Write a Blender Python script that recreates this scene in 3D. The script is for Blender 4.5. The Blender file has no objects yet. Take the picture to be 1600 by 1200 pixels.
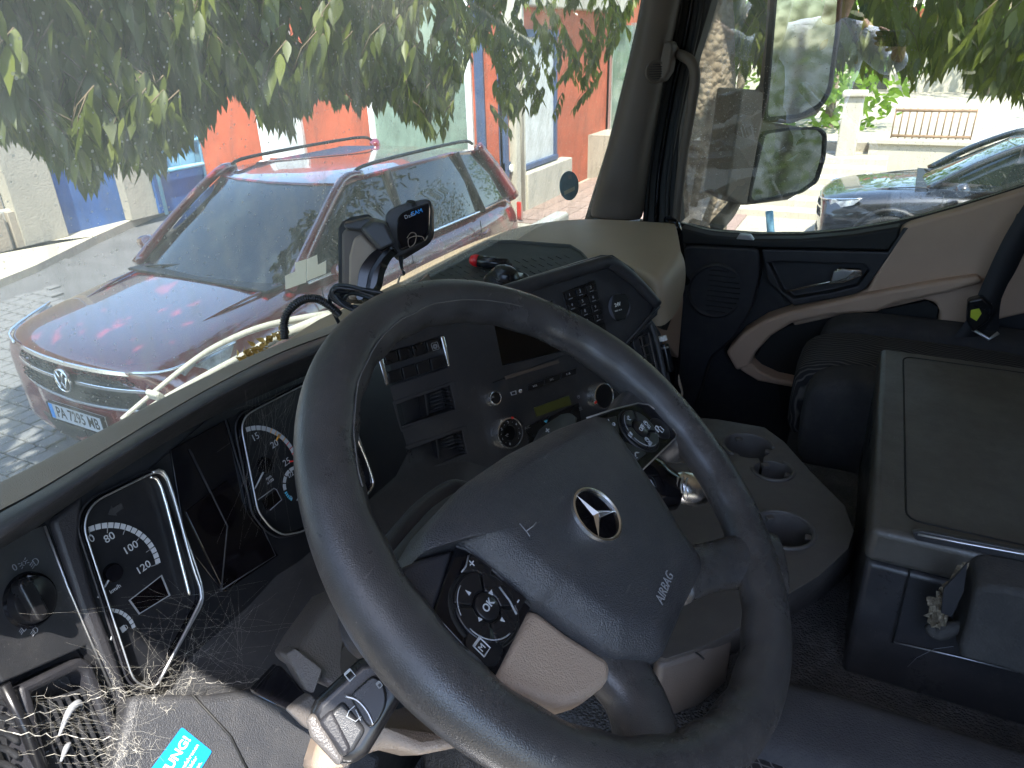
import bpy, bmesh, math, random
from mathutils import Vector as V, Matrix, noise
from math import sin, cos, pi, radians
random.seed(7)
SC = bpy.context.scene; COL = SC.collection
# ------------------------------------------------------------------ camera, world, sun, exposure
F, YAW, PITCH, ROLL, H = 1101., 1.103, .448, -.028, 2.496
fw = V((sin(YAW)*cos(PITCH), cos(YAW)*cos(PITCH), -sin(PITCH)))
rt = V((cos(YAW), -sin(YAW), 0)); up = rt.cross(fw)
rt, up = cos(ROLL)*rt+sin(ROLL)*up, -sin(ROLL)*rt+cos(ROLL)*up
O = V((0, 0, H))
cd = bpy.data.cameras.new('camera'); cam = bpy.data.objects.new('camera', cd); COL.objects.link(cam)
cd.sensor_width = 36; cd.lens = F/1600*36; cd.clip_start = .02; cd.clip_end = 900
m = Matrix((rt, up, -fw)).transposed().to_4x4(); m.translation = O; cam.matrix_world = m
SC.camera = cam
SUN = V((-.41, -.22, .88)).normalized()
w = bpy.data.worlds.new('World'); SC.world = w; w.use_nodes = True
nt = w.node_tree; bg = nt.nodes['Background']; sk = nt.nodes.new('ShaderNodeTexSky')
sk.sky_type = 'NISHITA'; sk.sun_disc = False; sk.sun_elevation = math.asin(SUN.z)
sk.sun_rotation = math.atan2(SUN.x, SUN.y); sk.altitude = 50; sk.air_density = 1.0; sk.dust_density = .7
nt.links.new(sk.outputs[0], bg.inputs[0]); bg.inputs[1].default_value = .15
sl = bpy.data.lights.new('sun', 'SUN'); sl.energy = 2.7; sl.angle = radians(.5); sl.color = (1, .95, .87)
so = bpy.data.objects.new('sun', sl); COL.objects.link(so); so.rotation_euler = SUN.to_track_quat('Z', 'Y').to_euler()
SC.view_settings.view_transform = 'Standard'; SC.view_settings.look = 'None'; SC.view_settings.gamma = 1
SC.view_settings.use_curve_mapping = False; SC.view_settings.exposure = 2.55
SC.render.resolution_x = 1024; SC.render.resolution_y = 768
# ------------------------------------------------------------------ measuring helpers (photo measurements -> points in the place)
def ray(p): return fw+rt*((p[0]-800)/F)-up*((p[1]-600)/F)
def hx(p, x): d = ray(p); return O+d*(x/d.x)
def hy(p, y): d = ray(p); return O+d*(y/d.y)
def hz(p, z): d = ray(p); return O+d*((z-H)/d.z)
def pd(p, k): return O+ray(p)*k
def pj(q):
    d = q-O; z = d.dot(fw)
    return (800+F*d.dot(rt)/z, 600-F*d.dot(up)/z, z)
class Fr:
    def __init__(s, P, n, u=None):
        s.P = V(P); s.n = V(n).normalized(); u = V(u) if u is not None else V((0, 0, 1)).cross(s.n)
        s.u = (u-s.n*u.dot(s.n)).normalized(); s.v = s.n.cross(s.u)
    def px(s, p, k=0):
        d = ray(p); P = s.P+s.n*k; return O+d*((P-O).dot(s.n)/d.dot(s.n))
    def pl(s, ps, k=0): return [s.px(p, k) for p in ps]
    def at(s, a, b, c=0): return s.P+s.u*a+s.v*b+s.n*c
    def uv(s, q): q = q-s.P; return (q.dot(s.u), q.dot(s.v))
WHEEL = Fr((.448, .174, 2.168), (0, -.611, .791), (1, 0, 0))
CL = Fr((.5, .6, 2.05), (0, -.94, .34), (1, 0, 0))
tS = radians(22); ST = Fr(hy((715, 512), .55), (-.454*cos(tS), -.891*cos(tS), sin(tS)))
LP = Fr(CL.px((95, 900)), (.30, -.90, .32))
DOORX = 2.02
WS = Fr((0, .74, 2.03), (0, -1, -.25), (1, 0, 0))
# ------------------------------------------------------------------ mesh helpers
WL = {}
def thing(name, label, cat, loc=(0, 0, 0), group=None):
    o = bpy.data.objects.new(name, None); COL.objects.link(o); o.location = loc; o.empty_display_size = .05
    o['label'] = label; o['category'] = cat
    if group: o['group'] = group
    WL[o.name] = V(loc); return o
def tag(o, label, cat, group=None):
    o['label'] = label; o['category'] = cat
    if group: o['group'] = group
    return o
def struct(o): o['kind'] = 'structure'; return o
def stuff(o): o['kind'] = 'stuff'; return o
def mesh(name, vs, fs, mat, par=None, smooth=False, bevel=0, seg=2, sub=0, ang=35, solid=0):
    base = WL[par.name] if par else V((0, 0, 0))
    if not par and len(vs): base = V(vs[0])
    me = bpy.data.meshes.new(name); me.from_pydata([tuple(V(v)-base) for v in vs], [], fs)
    bm = bmesh.new(); bm.from_mesh(me); bmesh.ops.recalc_face_normals(bm, faces=bm.faces); bm.to_mesh(me); bm.free()
    o = bpy.data.objects.new(name, me); COL.objects.link(o)
    if par: o.parent = par
    else: o.location = base
    WL[o.name] = base
    if par and par.name in PARTS: o.location = (0, 0, 0)
    if par: PARTS.add(o.name)
    if mat: me.materials.append(mat)
    if solid: md = o.modifiers.new('s', 'SOLIDIFY'); md.thickness = solid; md.offset = 0
    if bevel: md = o.modifiers.new('b', 'BEVEL'); md.width = bevel; md.segments = seg; md.limit_method = 'ANGLE'; md.angle_limit = radians(ang); md.harden_normals = False
    if sub: md = o.modifiers.new('u', 'SUBSURF'); md.levels = md.render_levels = sub
    if smooth or bevel or sub:
        for p in me.polygons: p.use_smooth = True
        if bevel and not sub: me.set_sharp_from_angle(angle=radians(50))
    return o
PARTS = set()
def fit(pts, r, k=4):
    """round the corners of a closed outline"""
    out = []; n = len(pts)
    for i in range(n):
        a, b, c = pts[i-1], pts[i], pts[(i+1) % n]
        d1 = (a-b); d2 = (c-b); l1 = min(r, d1.length*.45); l2 = min(r, d2.length*.45)
        s = b+d1.normalized()*l1; e = b+d2.normalized()*l2
        for j in range(k+1):
            t = j/k; out.append(s*(1-t)**2+b*2*t*(1-t)+e*t*t)
    return out
def slab(name, pts, n, t0, t1, mat, par=None, bevel=.001, r=0, **kw):
    """closed outline given thickness along n"""
    if r: pts = fit(pts, r)
    n = V(n).normalized(); N = len(pts)
    vs = [p+n*t0 for p in pts]+[p+n*t1 for p in pts]
    fs = [list(range(N)), list(range(N, 2*N))]+[[i, (i+1) % N, N+(i+1) % N, N+i] for i in range(N)]
    return mesh(name, vs, fs, mat, par, bevel=bevel, **kw)
def ring(name, outer, inner, n, t0, t1, mat, par=None, bevel=.001, **kw):
    n = V(n).normalized(); N = len(outer)
    vs = [p+n*t0 for p in outer]+[p+n*t1 for p in outer]+[p+n*t1 for p in inner]+[p+n*t0 for p in inner]
    fs = []
    for i in range(N):
        j = (i+1) % N
        for k in range(4): a = k*N; b = ((k+1) % 4)*N; fs.append([a+i, a+j, b+j, b+i])
    return mesh(name, vs, fs, mat, par, bevel=bevel, **kw)
def inset(pts, f):
    c = sum(pts, V((0, 0, 0)))/len(pts); return [c+(p-c)*f for p in pts]
def frame_ring(name, pts, f, n, t0, t1, mat, par=None, r=0, **kw):
    if r: pts = fit(pts, r)
    return ring(name, pts, inset(pts, f), n, t0, t1, mat, par, **kw)
def cut(o, pts, n, t0, t1, r=0):
    """real recess in o: carve the outline out between two depths"""
    n = V(n).normalized()
    c = slab('cutter', pts, n, t0, t1, None, None, bevel=0, r=r)
    bl = o.modifiers.new('x', 'BOOLEAN'); bl.object = c; bl.solver = 'EXACT'; bl.operation = 'DIFFERENCE'
    sv = [(mm.name, mm.show_viewport) for mm in o.modifiers]
    for mm in o.modifiers:
        if mm.name != bl.name: mm.show_viewport = False
    bpy.context.view_layer.update()
    ev = o.evaluated_get(bpy.context.evaluated_depsgraph_get()); me = bpy.data.meshes.new_from_object(ev)
    o.modifiers.remove(bl)
    for mm in o.modifiers: mm.show_viewport = True
    for p in me.polygons: p.use_smooth = False
    o.data = me; cm = c.data; bpy.data.objects.remove(c); bpy.data.meshes.remove(cm)
    return o
def inpoly(p, q):
    c = False
    for (a, b), (e, f) in zip(q, q[1:]+q[:1]):
        if (b > p[1]) != (f > p[1]) and p[0] < (e-a)*(p[1]-b)/(f-b)+a: c = not c
    return c
def cr(pts, k=6, closed=False):
    pts = [V(p) for p in pts]; n = len(pts); out = []
    rng = n if closed else n-1
    for i in range(rng):
        g = lambda j: pts[j % n] if closed else pts[max(0, min(n-1, j))]
        a, b, c, d = g(i-1), g(i), g(i+1), g(i+2)
        for j in range(k):
            t = j/k; out.append(.5*((2*b)+(c-a)*t+(2*a-5*b+4*c-d)*t*t+(3*b-a-3*c+d)*t**3))
    if not closed: out.append(pts[-1])
    return out
def tubeg(pts, r, seg=8, closed=False, flat=None):
    """geometry of a tube; r number or list; flat=(normal, factor) squashes along normal"""
    n = len(pts); R = r if isinstance(r, (list, tuple)) else [r]*n; vs = []; fs = []
    T = []
    for i in range(n):
        a = pts[(i-1) % n] if closed or i else pts[0]; b = pts[(i+1) % n] if closed or i < n-1 else pts[-1]
        T.append((b-a).normalized())
    nn = T[0].orthogonal().normalized()
    for i in range(n):
        nn = (nn-T[i]*nn.dot(T[i])).normalized(); bb = T[i].cross(nn)
        for j in range(seg):
            a = 2*pi*j/seg; d = (nn*cos(a)+bb*sin(a))*R[i]
            if flat: d -= flat[0]*d.dot(flat[0])*(1-flat[1])
            vs.append(pts[i]+d)
    for i in range(n if closed else n-1):
        for j in range(seg):
            a, b = i*seg, ((i+1) % n)*seg; k = (j+1) % seg; fs.append([a+j, a+k, b+k, b+j])
    if not closed: fs += [list(range(seg)), list(range((n-1)*seg, n*seg))]
    return vs, fs
def tube(name, pts, r, mat, par=None, seg=8, closed=False, sm=0, flat=None, **kw):
    pts = [V(p) for p in pts]
    if sm:
        if isinstance(r, (list, tuple)):
            rr = cr([V((x, 0, 0)) for x in r], sm, closed); r = [max(1e-5, q.x) for q in rr]
        pts = cr(pts, sm, closed)
    vs, fs = tubeg(pts, r, seg, closed, flat)
    if closed and seg:  # close twist robustly
        pass
    return mesh(name, vs, fs, mat, par, smooth=True, **kw)
def box(name, c, s, mat, par=None, bevel=.005, rot=0, **kw):
    c = V(c); vs = []
    for x in (-1, 1):
        for y in (-1, 1):
            for z in (-1, 1):
                p = V((x*s[0]/2, y*s[1]/2, z*s[2]/2)); p.rotate(Matrix.Rotation(rot, 3, 'Z')); vs.append(c+p)
    fs = [[0, 1, 3, 2], [4, 5, 7, 6], [0, 1, 5, 4], [2, 3, 7, 6], [0, 2, 6, 4], [1, 3, 7, 5]]
    return mesh(name, vs, fs, mat, par, bevel=bevel, **kw)
def hexa(name, lo, hi, mat, par=None, **kw):
    """solid between a lower and an upper outline of equal length"""
    N = len(lo); vs = [V(p) for p in lo]+[V(p) for p in hi]
    fs = [list(range(N)), list(range(N, 2*N))]+[[i, (i+1) % N, N+(i+1) % N, N+i] for i in range(N)]
    return mesh(name, vs, fs, mat, par, **kw)
def grid(name, rows, mat, par=None, **kw):
    n = len(rows[0]); vs = [V(p) for r in rows for p in r]
    fs = [[i*n+j, i*n+j+1, (i+1)*n+j+1, (i+1)*n+j] for i in range(len(rows)-1) for j in range(n-1)]
    return mesh(name, vs, fs, mat, par, **kw)
def lathe(name, c, n, prof, mat, par=None, seg=32, u=None, **kw):
    f = Fr(c, n, u if u is not None else V(n).orthogonal()); vs = []; N = len(prof)
    for i in range(seg):
        a = 2*pi*i/seg
        for (r, h) in prof: vs.append(f.at(r*cos(a), r*sin(a), h))
    fs = [[i*N+k, ((i+1) % seg)*N+k, ((i+1) % seg)*N+k+1, i*N+k+1] for i in range(seg) for k in range(N-1)]
    if prof[0][0] > 1e-6: fs.append([i*N for i in range(seg)])
    if prof[-1][0] > 1e-6: fs.append([i*N+N-1 for i in range(seg)])
    o = mesh(name, vs, fs, mat, par, smooth=True, **kw); o.data.set_sharp_from_angle(angle=radians(35))
    bm = bmesh.new(); bm.from_mesh(o.data); bmesh.ops.remove_doubles(bm, verts=bm.verts, dist=1e-6); bm.to_mesh(o.data); bm.free()
    return o
def txt(name, s, P, u, n, size, mat, par=None, ext=.00015, align='CENTER', bold=0, label=None, sx=1):
    cu = bpy.data.curves.new(name, 'FONT'); cu.body = s; cu.size = size; cu.extrude = ext; cu.align_x = align; cu.align_y = 'CENTER'; cu.resolution_u = 3
    cu.offset = bold
    t = bpy.data.objects.new('t', cu); COL.objects.link(t); bpy.context.view_layer.update()
    me = bpy.data.meshes.new_from_object(t.evaluated_get(bpy.context.evaluated_depsgraph_get()))
    bpy.data.objects.remove(t); bpy.data.curves.remove(cu)
    n = V(n).normalized(); u = V(u); u = (u-n*u.dot(n)).normalized(); v = n.cross(u)
    vs = [V(P)+u*q.co.x*sx+v*q.co.y+n*(q.co.z+ext) for q in me.vertices]; fs = [list(p.vertices) for p in me.polygons]
    bpy.data.meshes.remove(me)
    return mesh(name, vs, fs, mat, par)
def dup(o, off, par=None):
    c = o.copy(); COL.objects.link(c); c.location = o.location+V(off)
    if par: c.parent = par
    WL[c.name] = WL.get(o.name, V((0, 0, 0)))
    if o.name in PARTS: PARTS.add(c.name)
    return c
def join_geo(parts):
    vs = []; fs = []
    for v, f in parts:
        b = len(vs); vs += v; fs += [[i+b for i in q] for q in f]
    return vs, fs
def boxg(c, u, v, n, s):
    vs = [c+u*a*s[0]/2+v*b*s[1]/2+n*d*s[2]/2 for a in (-1, 1) for b in (-1, 1) for d in (-1, 1)]
    return vs, [[0, 1, 3, 2], [4, 5, 7, 6], [0, 1, 5, 4], [2, 3, 7, 6], [0, 2, 6, 4], [1, 3, 7, 5]]
# ------------------------------------------------------------------ materials
def mat(name, col, rough=.5, metal=0, spec=.5, grain=0, gs=800, var=0, vs=6, col2=None, coat=0, dust=0, trans=0, em=0, gd=.0006):
    mm = bpy.data.materials.new(name); mm.use_nodes = True; t = mm.node_tree; N = t.nodes; L = t.links
    b = N['Principled BSDF']; b.inputs['Base Color'].default_value = (*col, 1); b.inputs['Roughness'].default_value = rough
    b.inputs['Metallic'].default_value = metal; b.inputs['Specular IOR Level'].default_value = spec
    b.inputs['Coat Weight'].default_value = coat; b.inputs['Coat IOR'].default_value = 1.75; b.inputs['Coat Roughness'].default_value = .03
    if em: b.inputs['Emission Color'].default_value = (*col, 1); b.inputs['Emission Strength'].default_value = em
    tc = N.new('ShaderNodeTexCoord')
    src = None
    if var or col2:
        nz = N.new('ShaderNodeTexNoise'); nz.inputs['Scale'].default_value = vs; nz.inputs['Detail'].default_value = 6; nz.inputs['Roughness'].default_value = .6
        L.new(tc.outputs['Object'], nz.inputs['Vector'])
        rp = N.new('ShaderNodeValToRGB'); rp.color_ramp.elements[0].position = .35; rp.color_ramp.elements[1].position = .68
        c2 = col2 or tuple(c*(1-var) for c in col)
        rp.color_ramp.elements[0].color = (*c2, 1); rp.color_ramp.elements[1].color = (*col, 1)
        L.new(nz.outputs[0], rp.inputs[0]); src = rp.outputs[0]
        mr = N.new('ShaderNodeMapRange'); mr.inputs[3].default_value = max(0, rough-.07); mr.inputs[4].default_value = min(1, rough+.07)
        L.new(nz.outputs[0], mr.inputs[0]); L.new(mr.outputs[0], b.inputs['Roughness'])
    if dust:   # settled dust: soft blotches and tiny specks
        n2 = N.new('ShaderNodeTexNoise'); n2.inputs['Scale'].default_value = 22; n2.inputs['Detail'].default_value = 8; n2.inputs['Roughness'].default_value = .7
        L.new(tc.outputs['Object'], n2.inputs['Vector'])
        r2 = N.new('ShaderNodeMapRange'); r2.inputs[1].default_value = .45; r2.inputs[2].default_value = .8; r2.inputs[4].default_value = .22*dust
        L.new(n2.outputs[0], r2.inputs[0])
        vo = N.new('ShaderNodeTexVoronoi'); vo.inputs['Scale'].default_value = 260; L.new(tc.outputs['Object'], vo.inputs['Vector'])
        sp = N.new('ShaderNodeMapRange'); sp.inputs[1].default_value = .10; sp.inputs[2].default_value = .16; sp.inputs[3].default_value = .55*dust; sp.inputs[4].default_value = 0
        L.new(vo.outputs['Distance'], sp.inputs[0])
        vc = N.new('ShaderNodeMath'); vc.operation = 'GREATER_THAN'; vc.inputs[1].default_value = .93
        sep = N.new('ShaderNodeSeparateColor'); L.new(vo.outputs['Color'], sep.inputs[0]); L.new(sep.outputs[0], vc.inputs[0])
        mu = N.new('ShaderNodeMath'); mu.operation = 'MULTIPLY'; L.new(sp.outputs[0], mu.inputs[0]); L.new(vc.outputs[0], mu.inputs[1])
        ad = N.new('ShaderNodeMath'); ad.operation = 'ADD'; ad.use_clamp = True; L.new(r2.outputs[0], ad.inputs[0]); L.new(mu.outputs[0], ad.inputs[1])
        mx = N.new('ShaderNodeMix'); mx.data_type = 'RGBA'; mx.inputs[7].default_value = (.32, .29, .25, 1)
        L.new(ad.outputs[0], mx.inputs[0])
        if src: L.new(src, mx.inputs[6])
        else: mx.inputs[6].default_value = (*col, 1)
        src = mx.outputs[2]
    if src: L.new(src, b.inputs['Base Color'])
    if grain:
        vo = N.new('ShaderNodeTexVoronoi'); vo.inputs['Scale'].default_value = gs; vo.feature = 'SMOOTH_F1' if grain == 1 else 'F1'
        nz = N.new('ShaderNodeTexNoise'); nz.inputs['Scale'].default_value = gs*.7; nz.inputs['Detail'].default_value = 3
        L.new(tc.outputs['Object'], vo.inputs['Vector']); L.new(tc.outputs['Object'], nz.inputs['Vector'])
        ad = N.new('ShaderNodeMath'); ad.operation = 'SUBTRACT'; L.new(nz.outputs[0], ad.inputs[0]); L.new(vo.outputs['Distance'], ad.inputs[1])
        bp = N.new('ShaderNodeBump'); bp.inputs['Strength'].default_value = .5; bp.inputs['Distance'].default_value = gd
        L.new(ad.outputs[0], bp.inputs['Height']); L.new(bp.outputs[0], b.inputs['Normal'])
    if trans:
        tr = N.new('ShaderNodeBsdfTranslucent'); tr.inputs[0].default_value = (col[0]*1.5, col[1]*1.6, col[2]*.8, 1)
        ms = N.new('ShaderNodeMixShader'); ms.inputs[0].default_value = trans
        L.new(b.outputs[0], ms.inputs[1]); L.new(tr.outputs[0], ms.inputs[2]); L.new(ms.outputs[0], N['Material Output'].inputs[0])
    return mm
M = {}
def dm(k, *a, **kw): M[k] = mat(k, *a, **kw)
dm('black_plastic', (.030, .031, .035), .42, grain=1, gs=1400, dust=.35, gd=.0003)
dm('black_smooth', (.012, .012, .014), .28, var=.2)
dm('gloss_black', (.006, .006, .008), .08)
dm('wheel_leather', (.050, .048, .049), .31, grain=1, gs=1300, dust=.45, gd=.00035, var=.25, vs=14)
dm('pad_leather', (.040, .041, .046), .42, grain=2, gs=850, dust=.5, gd=.0009)
dm('warm_lit_plastic', (.36, .275, .21), .42, grain=2, gs=850, gd=.0008, dust=.3)  # dark plastic coloured tan, with the warm bounce light put into it
dm('shroud', (.085, .086, .092), .38, grain=2, gs=650, gd=.0008, dust=.3, col2=(.12, .105, .095), vs=3)
dm('hood_soft', (.24, .205, .155), .62, grain=2, gs=1100, gd=.0009, dust=.8)
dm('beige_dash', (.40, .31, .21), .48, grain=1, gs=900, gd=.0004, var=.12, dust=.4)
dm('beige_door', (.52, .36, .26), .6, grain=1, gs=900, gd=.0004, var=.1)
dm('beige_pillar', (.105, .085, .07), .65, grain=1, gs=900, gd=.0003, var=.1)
dm('navy_door', (.022, .022, .027), .5, grain=1, gs=900, gd=.0004, dust=.3)
dm('rubber', (.012, .012, .012), .6, var=.2)
dm('tray_rubber', (.018, .02, .017), .6, dust=.4)
dm('chrome', (.88, .87, .85), .26, metal=1)
dm('satin', (.62, .62, .63), .36, metal=.9)
dm('cluster_face', (.010, .011, .014), .35, dust=.2)
dm('white_print', (.42, .44, .47), .5)
dm('grey_print', (.25, .26, .28), .5)
dm('red_print', (.7, .03, .02), .4)
dm('amber_print', (.75, .35, .03), .4)
dm('cyan_print', (.1, .5, .75), .4)
dm('lcd', (.075, .08, .02), .3)
dm('screen', (.004, .003, .004), .05)
dm('console', (.078, .070, .068), .5, grain=1, gs=900, gd=.0004, dust=.5)
dm('console_warm_lit', (.13, .105, .09), .5, grain=1, gs=900, gd=.0004, dust=.4)  # warm light on the dark trim, mixed into its base colour
dm('lid', (.088, .079, .068), .45, var=.15, grain=1, gs=700, gd=.0003, dust=.6, vs=4)
dm('box_side', (.042, .041, .044), .36, var=.25, grain=1, gs=900, gd=.0002, dust=.5)
dm('carpet', (.085, .083, .085), .95, grain=2, gs=260, gd=.012, var=.45, vs=14, dust=.9)
dm('armrest_foam', (.04, .038, .036), .8, grain=1, gs=400, gd=.001, dust=.5)
dm('foam_torn', (.45, .38, .27), .95, grain=2, gs=300, gd=.003, col2=(.08, .06, .04), vs=60)
dm('sticker_blue', (.01, .27, .72), .35)
dm('web', (.52, .49, .43), .7)
dm('cable', (.012, .016, .022), .35)
dm('hose', (.012, .012, .013), .4)
dm('red_plug', (.6, .015, .02), .3)
dm('tape', (.95, .93, .86), .7)
t_ = M['tape'].node_tree; q_ = t_.nodes.new('ShaderNodeBsdfTranslucent'); q_.inputs[0].default_value = (.98, .95, .86, 1); w_ = t_.nodes.new('ShaderNodeMixShader'); t_.links.new(t_.nodes['Principled BSDF'].outputs[0], w_.inputs[1]); t_.links.new(q_.outputs[0], w_.inputs[2]); t_.links.new(w_.outputs[0], t_.nodes['Material Output'].inputs[0]); w_.inputs[0].default_value = .75
dm('sky_sticker', (.28, .42, .52), .4, var=.4, vs=40)
dm('mirror', (.34, .37, .33), .03, metal=1, var=.08, vs=10)
dm('mirror_shell', (.27, .21, .155), .6, var=.15)
dm('dry_leaf', (.55, .33, .07), .7, var=.4, vs=200)
dm('belt', (.02, .02, .024), .7, grain=1, gs=900)
dm('hi_vis', (.55, .62, .04), .6)
dm('wiper', (.40, .40, .36), .45, var=.2)
def scuff(k, amt):
    mm = M[k]; t = mm.node_tree; N = t.nodes; L = t.links; b = N['Principled BSDF']; tc = N.new('ShaderNodeTexCoord')
    nz = N.new('ShaderNodeTexNoise'); nz.inputs['Scale'].default_value = 9; nz.inputs['Detail'].default_value = 9; nz.inputs['Roughness'].default_value = .75; L.new(tc.outputs['Object'], nz.inputs['Vector'])
    mp = N.new('ShaderNodeMapping'); mp.inputs['Scale'].default_value = (14, 160, 60); mp.inputs['Rotation'].default_value = (.4, .7, .9); L.new(tc.outputs['Object'], mp.inputs[0])
    sc_ = N.new('ShaderNodeTexNoise'); sc_.inputs['Scale'].default_value = 3; sc_.inputs['Detail'].default_value = 3; L.new(mp.outputs[0], sc_.inputs['Vector'])
    r = N.new('ShaderNodeMapRange'); r.inputs[1].default_value = .68; r.inputs[2].default_value = .74; r.inputs[4].default_value = amt; L.new(sc_.outputs[0], r.inputs[0])
    r2 = N.new('ShaderNodeMapRange'); r2.inputs[1].default_value = .35; r2.inputs[2].default_value = .7; r2.inputs[3].default_value = -.12; r2.inputs[4].default_value = .16; L.new(nz.outputs[0], r2.inputs[0])
    base = b.inputs['Roughness'].default_value
    ad = N.new('ShaderNodeMath'); ad.use_clamp = True; L.new(r.outputs[0], ad.inputs[0]); L.new(r2.outputs[0], ad.inputs[1])
    a2 = N.new('ShaderNodeMath'); a2.use_clamp = True; a2.inputs[1].default_value = base; L.new(ad.outputs[0], a2.inputs[0])
    a3 = N.new('ShaderNodeMath'); a3.use_clamp = True; L.new(r2.outputs[0], a3.inputs[0]); a3.inputs[1].default_value = base
    L.new(a3.outputs[0], b.inputs['Roughness'])
    l = b.inputs['Base Color'].links
    mx = N.new('ShaderNodeMix'); mx.data_type = 'RGBA'; mx.inputs[7].default_value = (.16, .15, .14, 1); L.new(r.outputs[0], mx.inputs[0])
    if l: L.new(l[0].from_socket, mx.inputs[6])
    L.new(mx.outputs[2], b.inputs['Base Color'])
for k_, a_ in (('wheel_leather', .35), ('pad_leather', .25), ('black_plastic', .2), ('box_side', .4), ('lid', .35), ('console', .25)): scuff(k_, a_)
# patterned seat cloths
def cloth(k, base, line, kind):
    mm = mat(k, base, .95, grain=2, gs=500, gd=.0012); t = mm.node_tree; N = t.nodes; L = t.links; b = N['Principled BSDF']
    tc = N.new('ShaderNodeTexCoord'); mp = N.new('ShaderNodeMapping'); L.new(tc.outputs['Object'], mp.inputs[0])
    if kind == 'diamond':
        outs = []
        for a in (.5, -.5):
            m2 = N.new('ShaderNodeMapping'); m2.inputs['Rotation'].default_value = (0, 0, a+.6); L.new(tc.outputs['Object'], m2.inputs[0])
            wv = N.new('ShaderNodeTexWave'); wv.inputs['Scale'].default_value = 30; wv.inputs['Distortion'].default_value = 1.6; wv.inputs['Detail'].default_value = 2; wv.inputs['Detail Scale'].default_value = 3
            L.new(m2.outputs[0], wv.inputs[0])
            r = N.new('ShaderNodeMapRange'); r.inputs[1].default_value = .92; r.inputs[2].default_value = 1.0; L.new(wv.outputs[0], r.inputs[0]); outs.append(r.outputs[0])
        mxx = N.new('ShaderNodeMath'); mxx.operation = 'MAXIMUM'; L.new(outs[0], mxx.inputs[0]); L.new(outs[1], mxx.inputs[1]); f = mxx.outputs[0]
    else:
        mp.inputs['Rotation'].default_value = (0, 0, .25)
        wv = N.new('ShaderNodeTexWave'); wv.inputs['Scale'].default_value = 26; wv.inputs['Distortion'].default_value = 9; wv.inputs['Detail'].default_value = 1; wv.inputs['Detail Scale'].default_value = .6
        L.new(mp.outputs[0], wv.inputs[0])
        r = N.new('ShaderNodeMapRange'); r.inputs[1].default_value = .6; r.inputs[2].default_value = .95; r.inputs[4].default_value = .8; L.new(wv.outputs[0], r.inputs[0]); f = r.outputs[0]
    mx = N.new('ShaderNodeMix'); mx.data_type = 'RGBA'; mx.inputs[6].default_value = (*base, 1); mx.inputs[7].default_value = (*line, 1)
    L.new(f, mx.inputs[0]); L.new(mx.outputs[2], b.inputs['Base Color']); M[k] = mm
cloth('seat_diamond', (.02, .02, .024), (.20, .195, .20), 'diamond')
cloth('seat_wave', (.018, .018, .022), (.13, .12, .12), 'wave')
dm('seat_plain', (.040, .039, .043), .95, grain=2, gs=500, gd=.0012, dust=.4)
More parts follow.
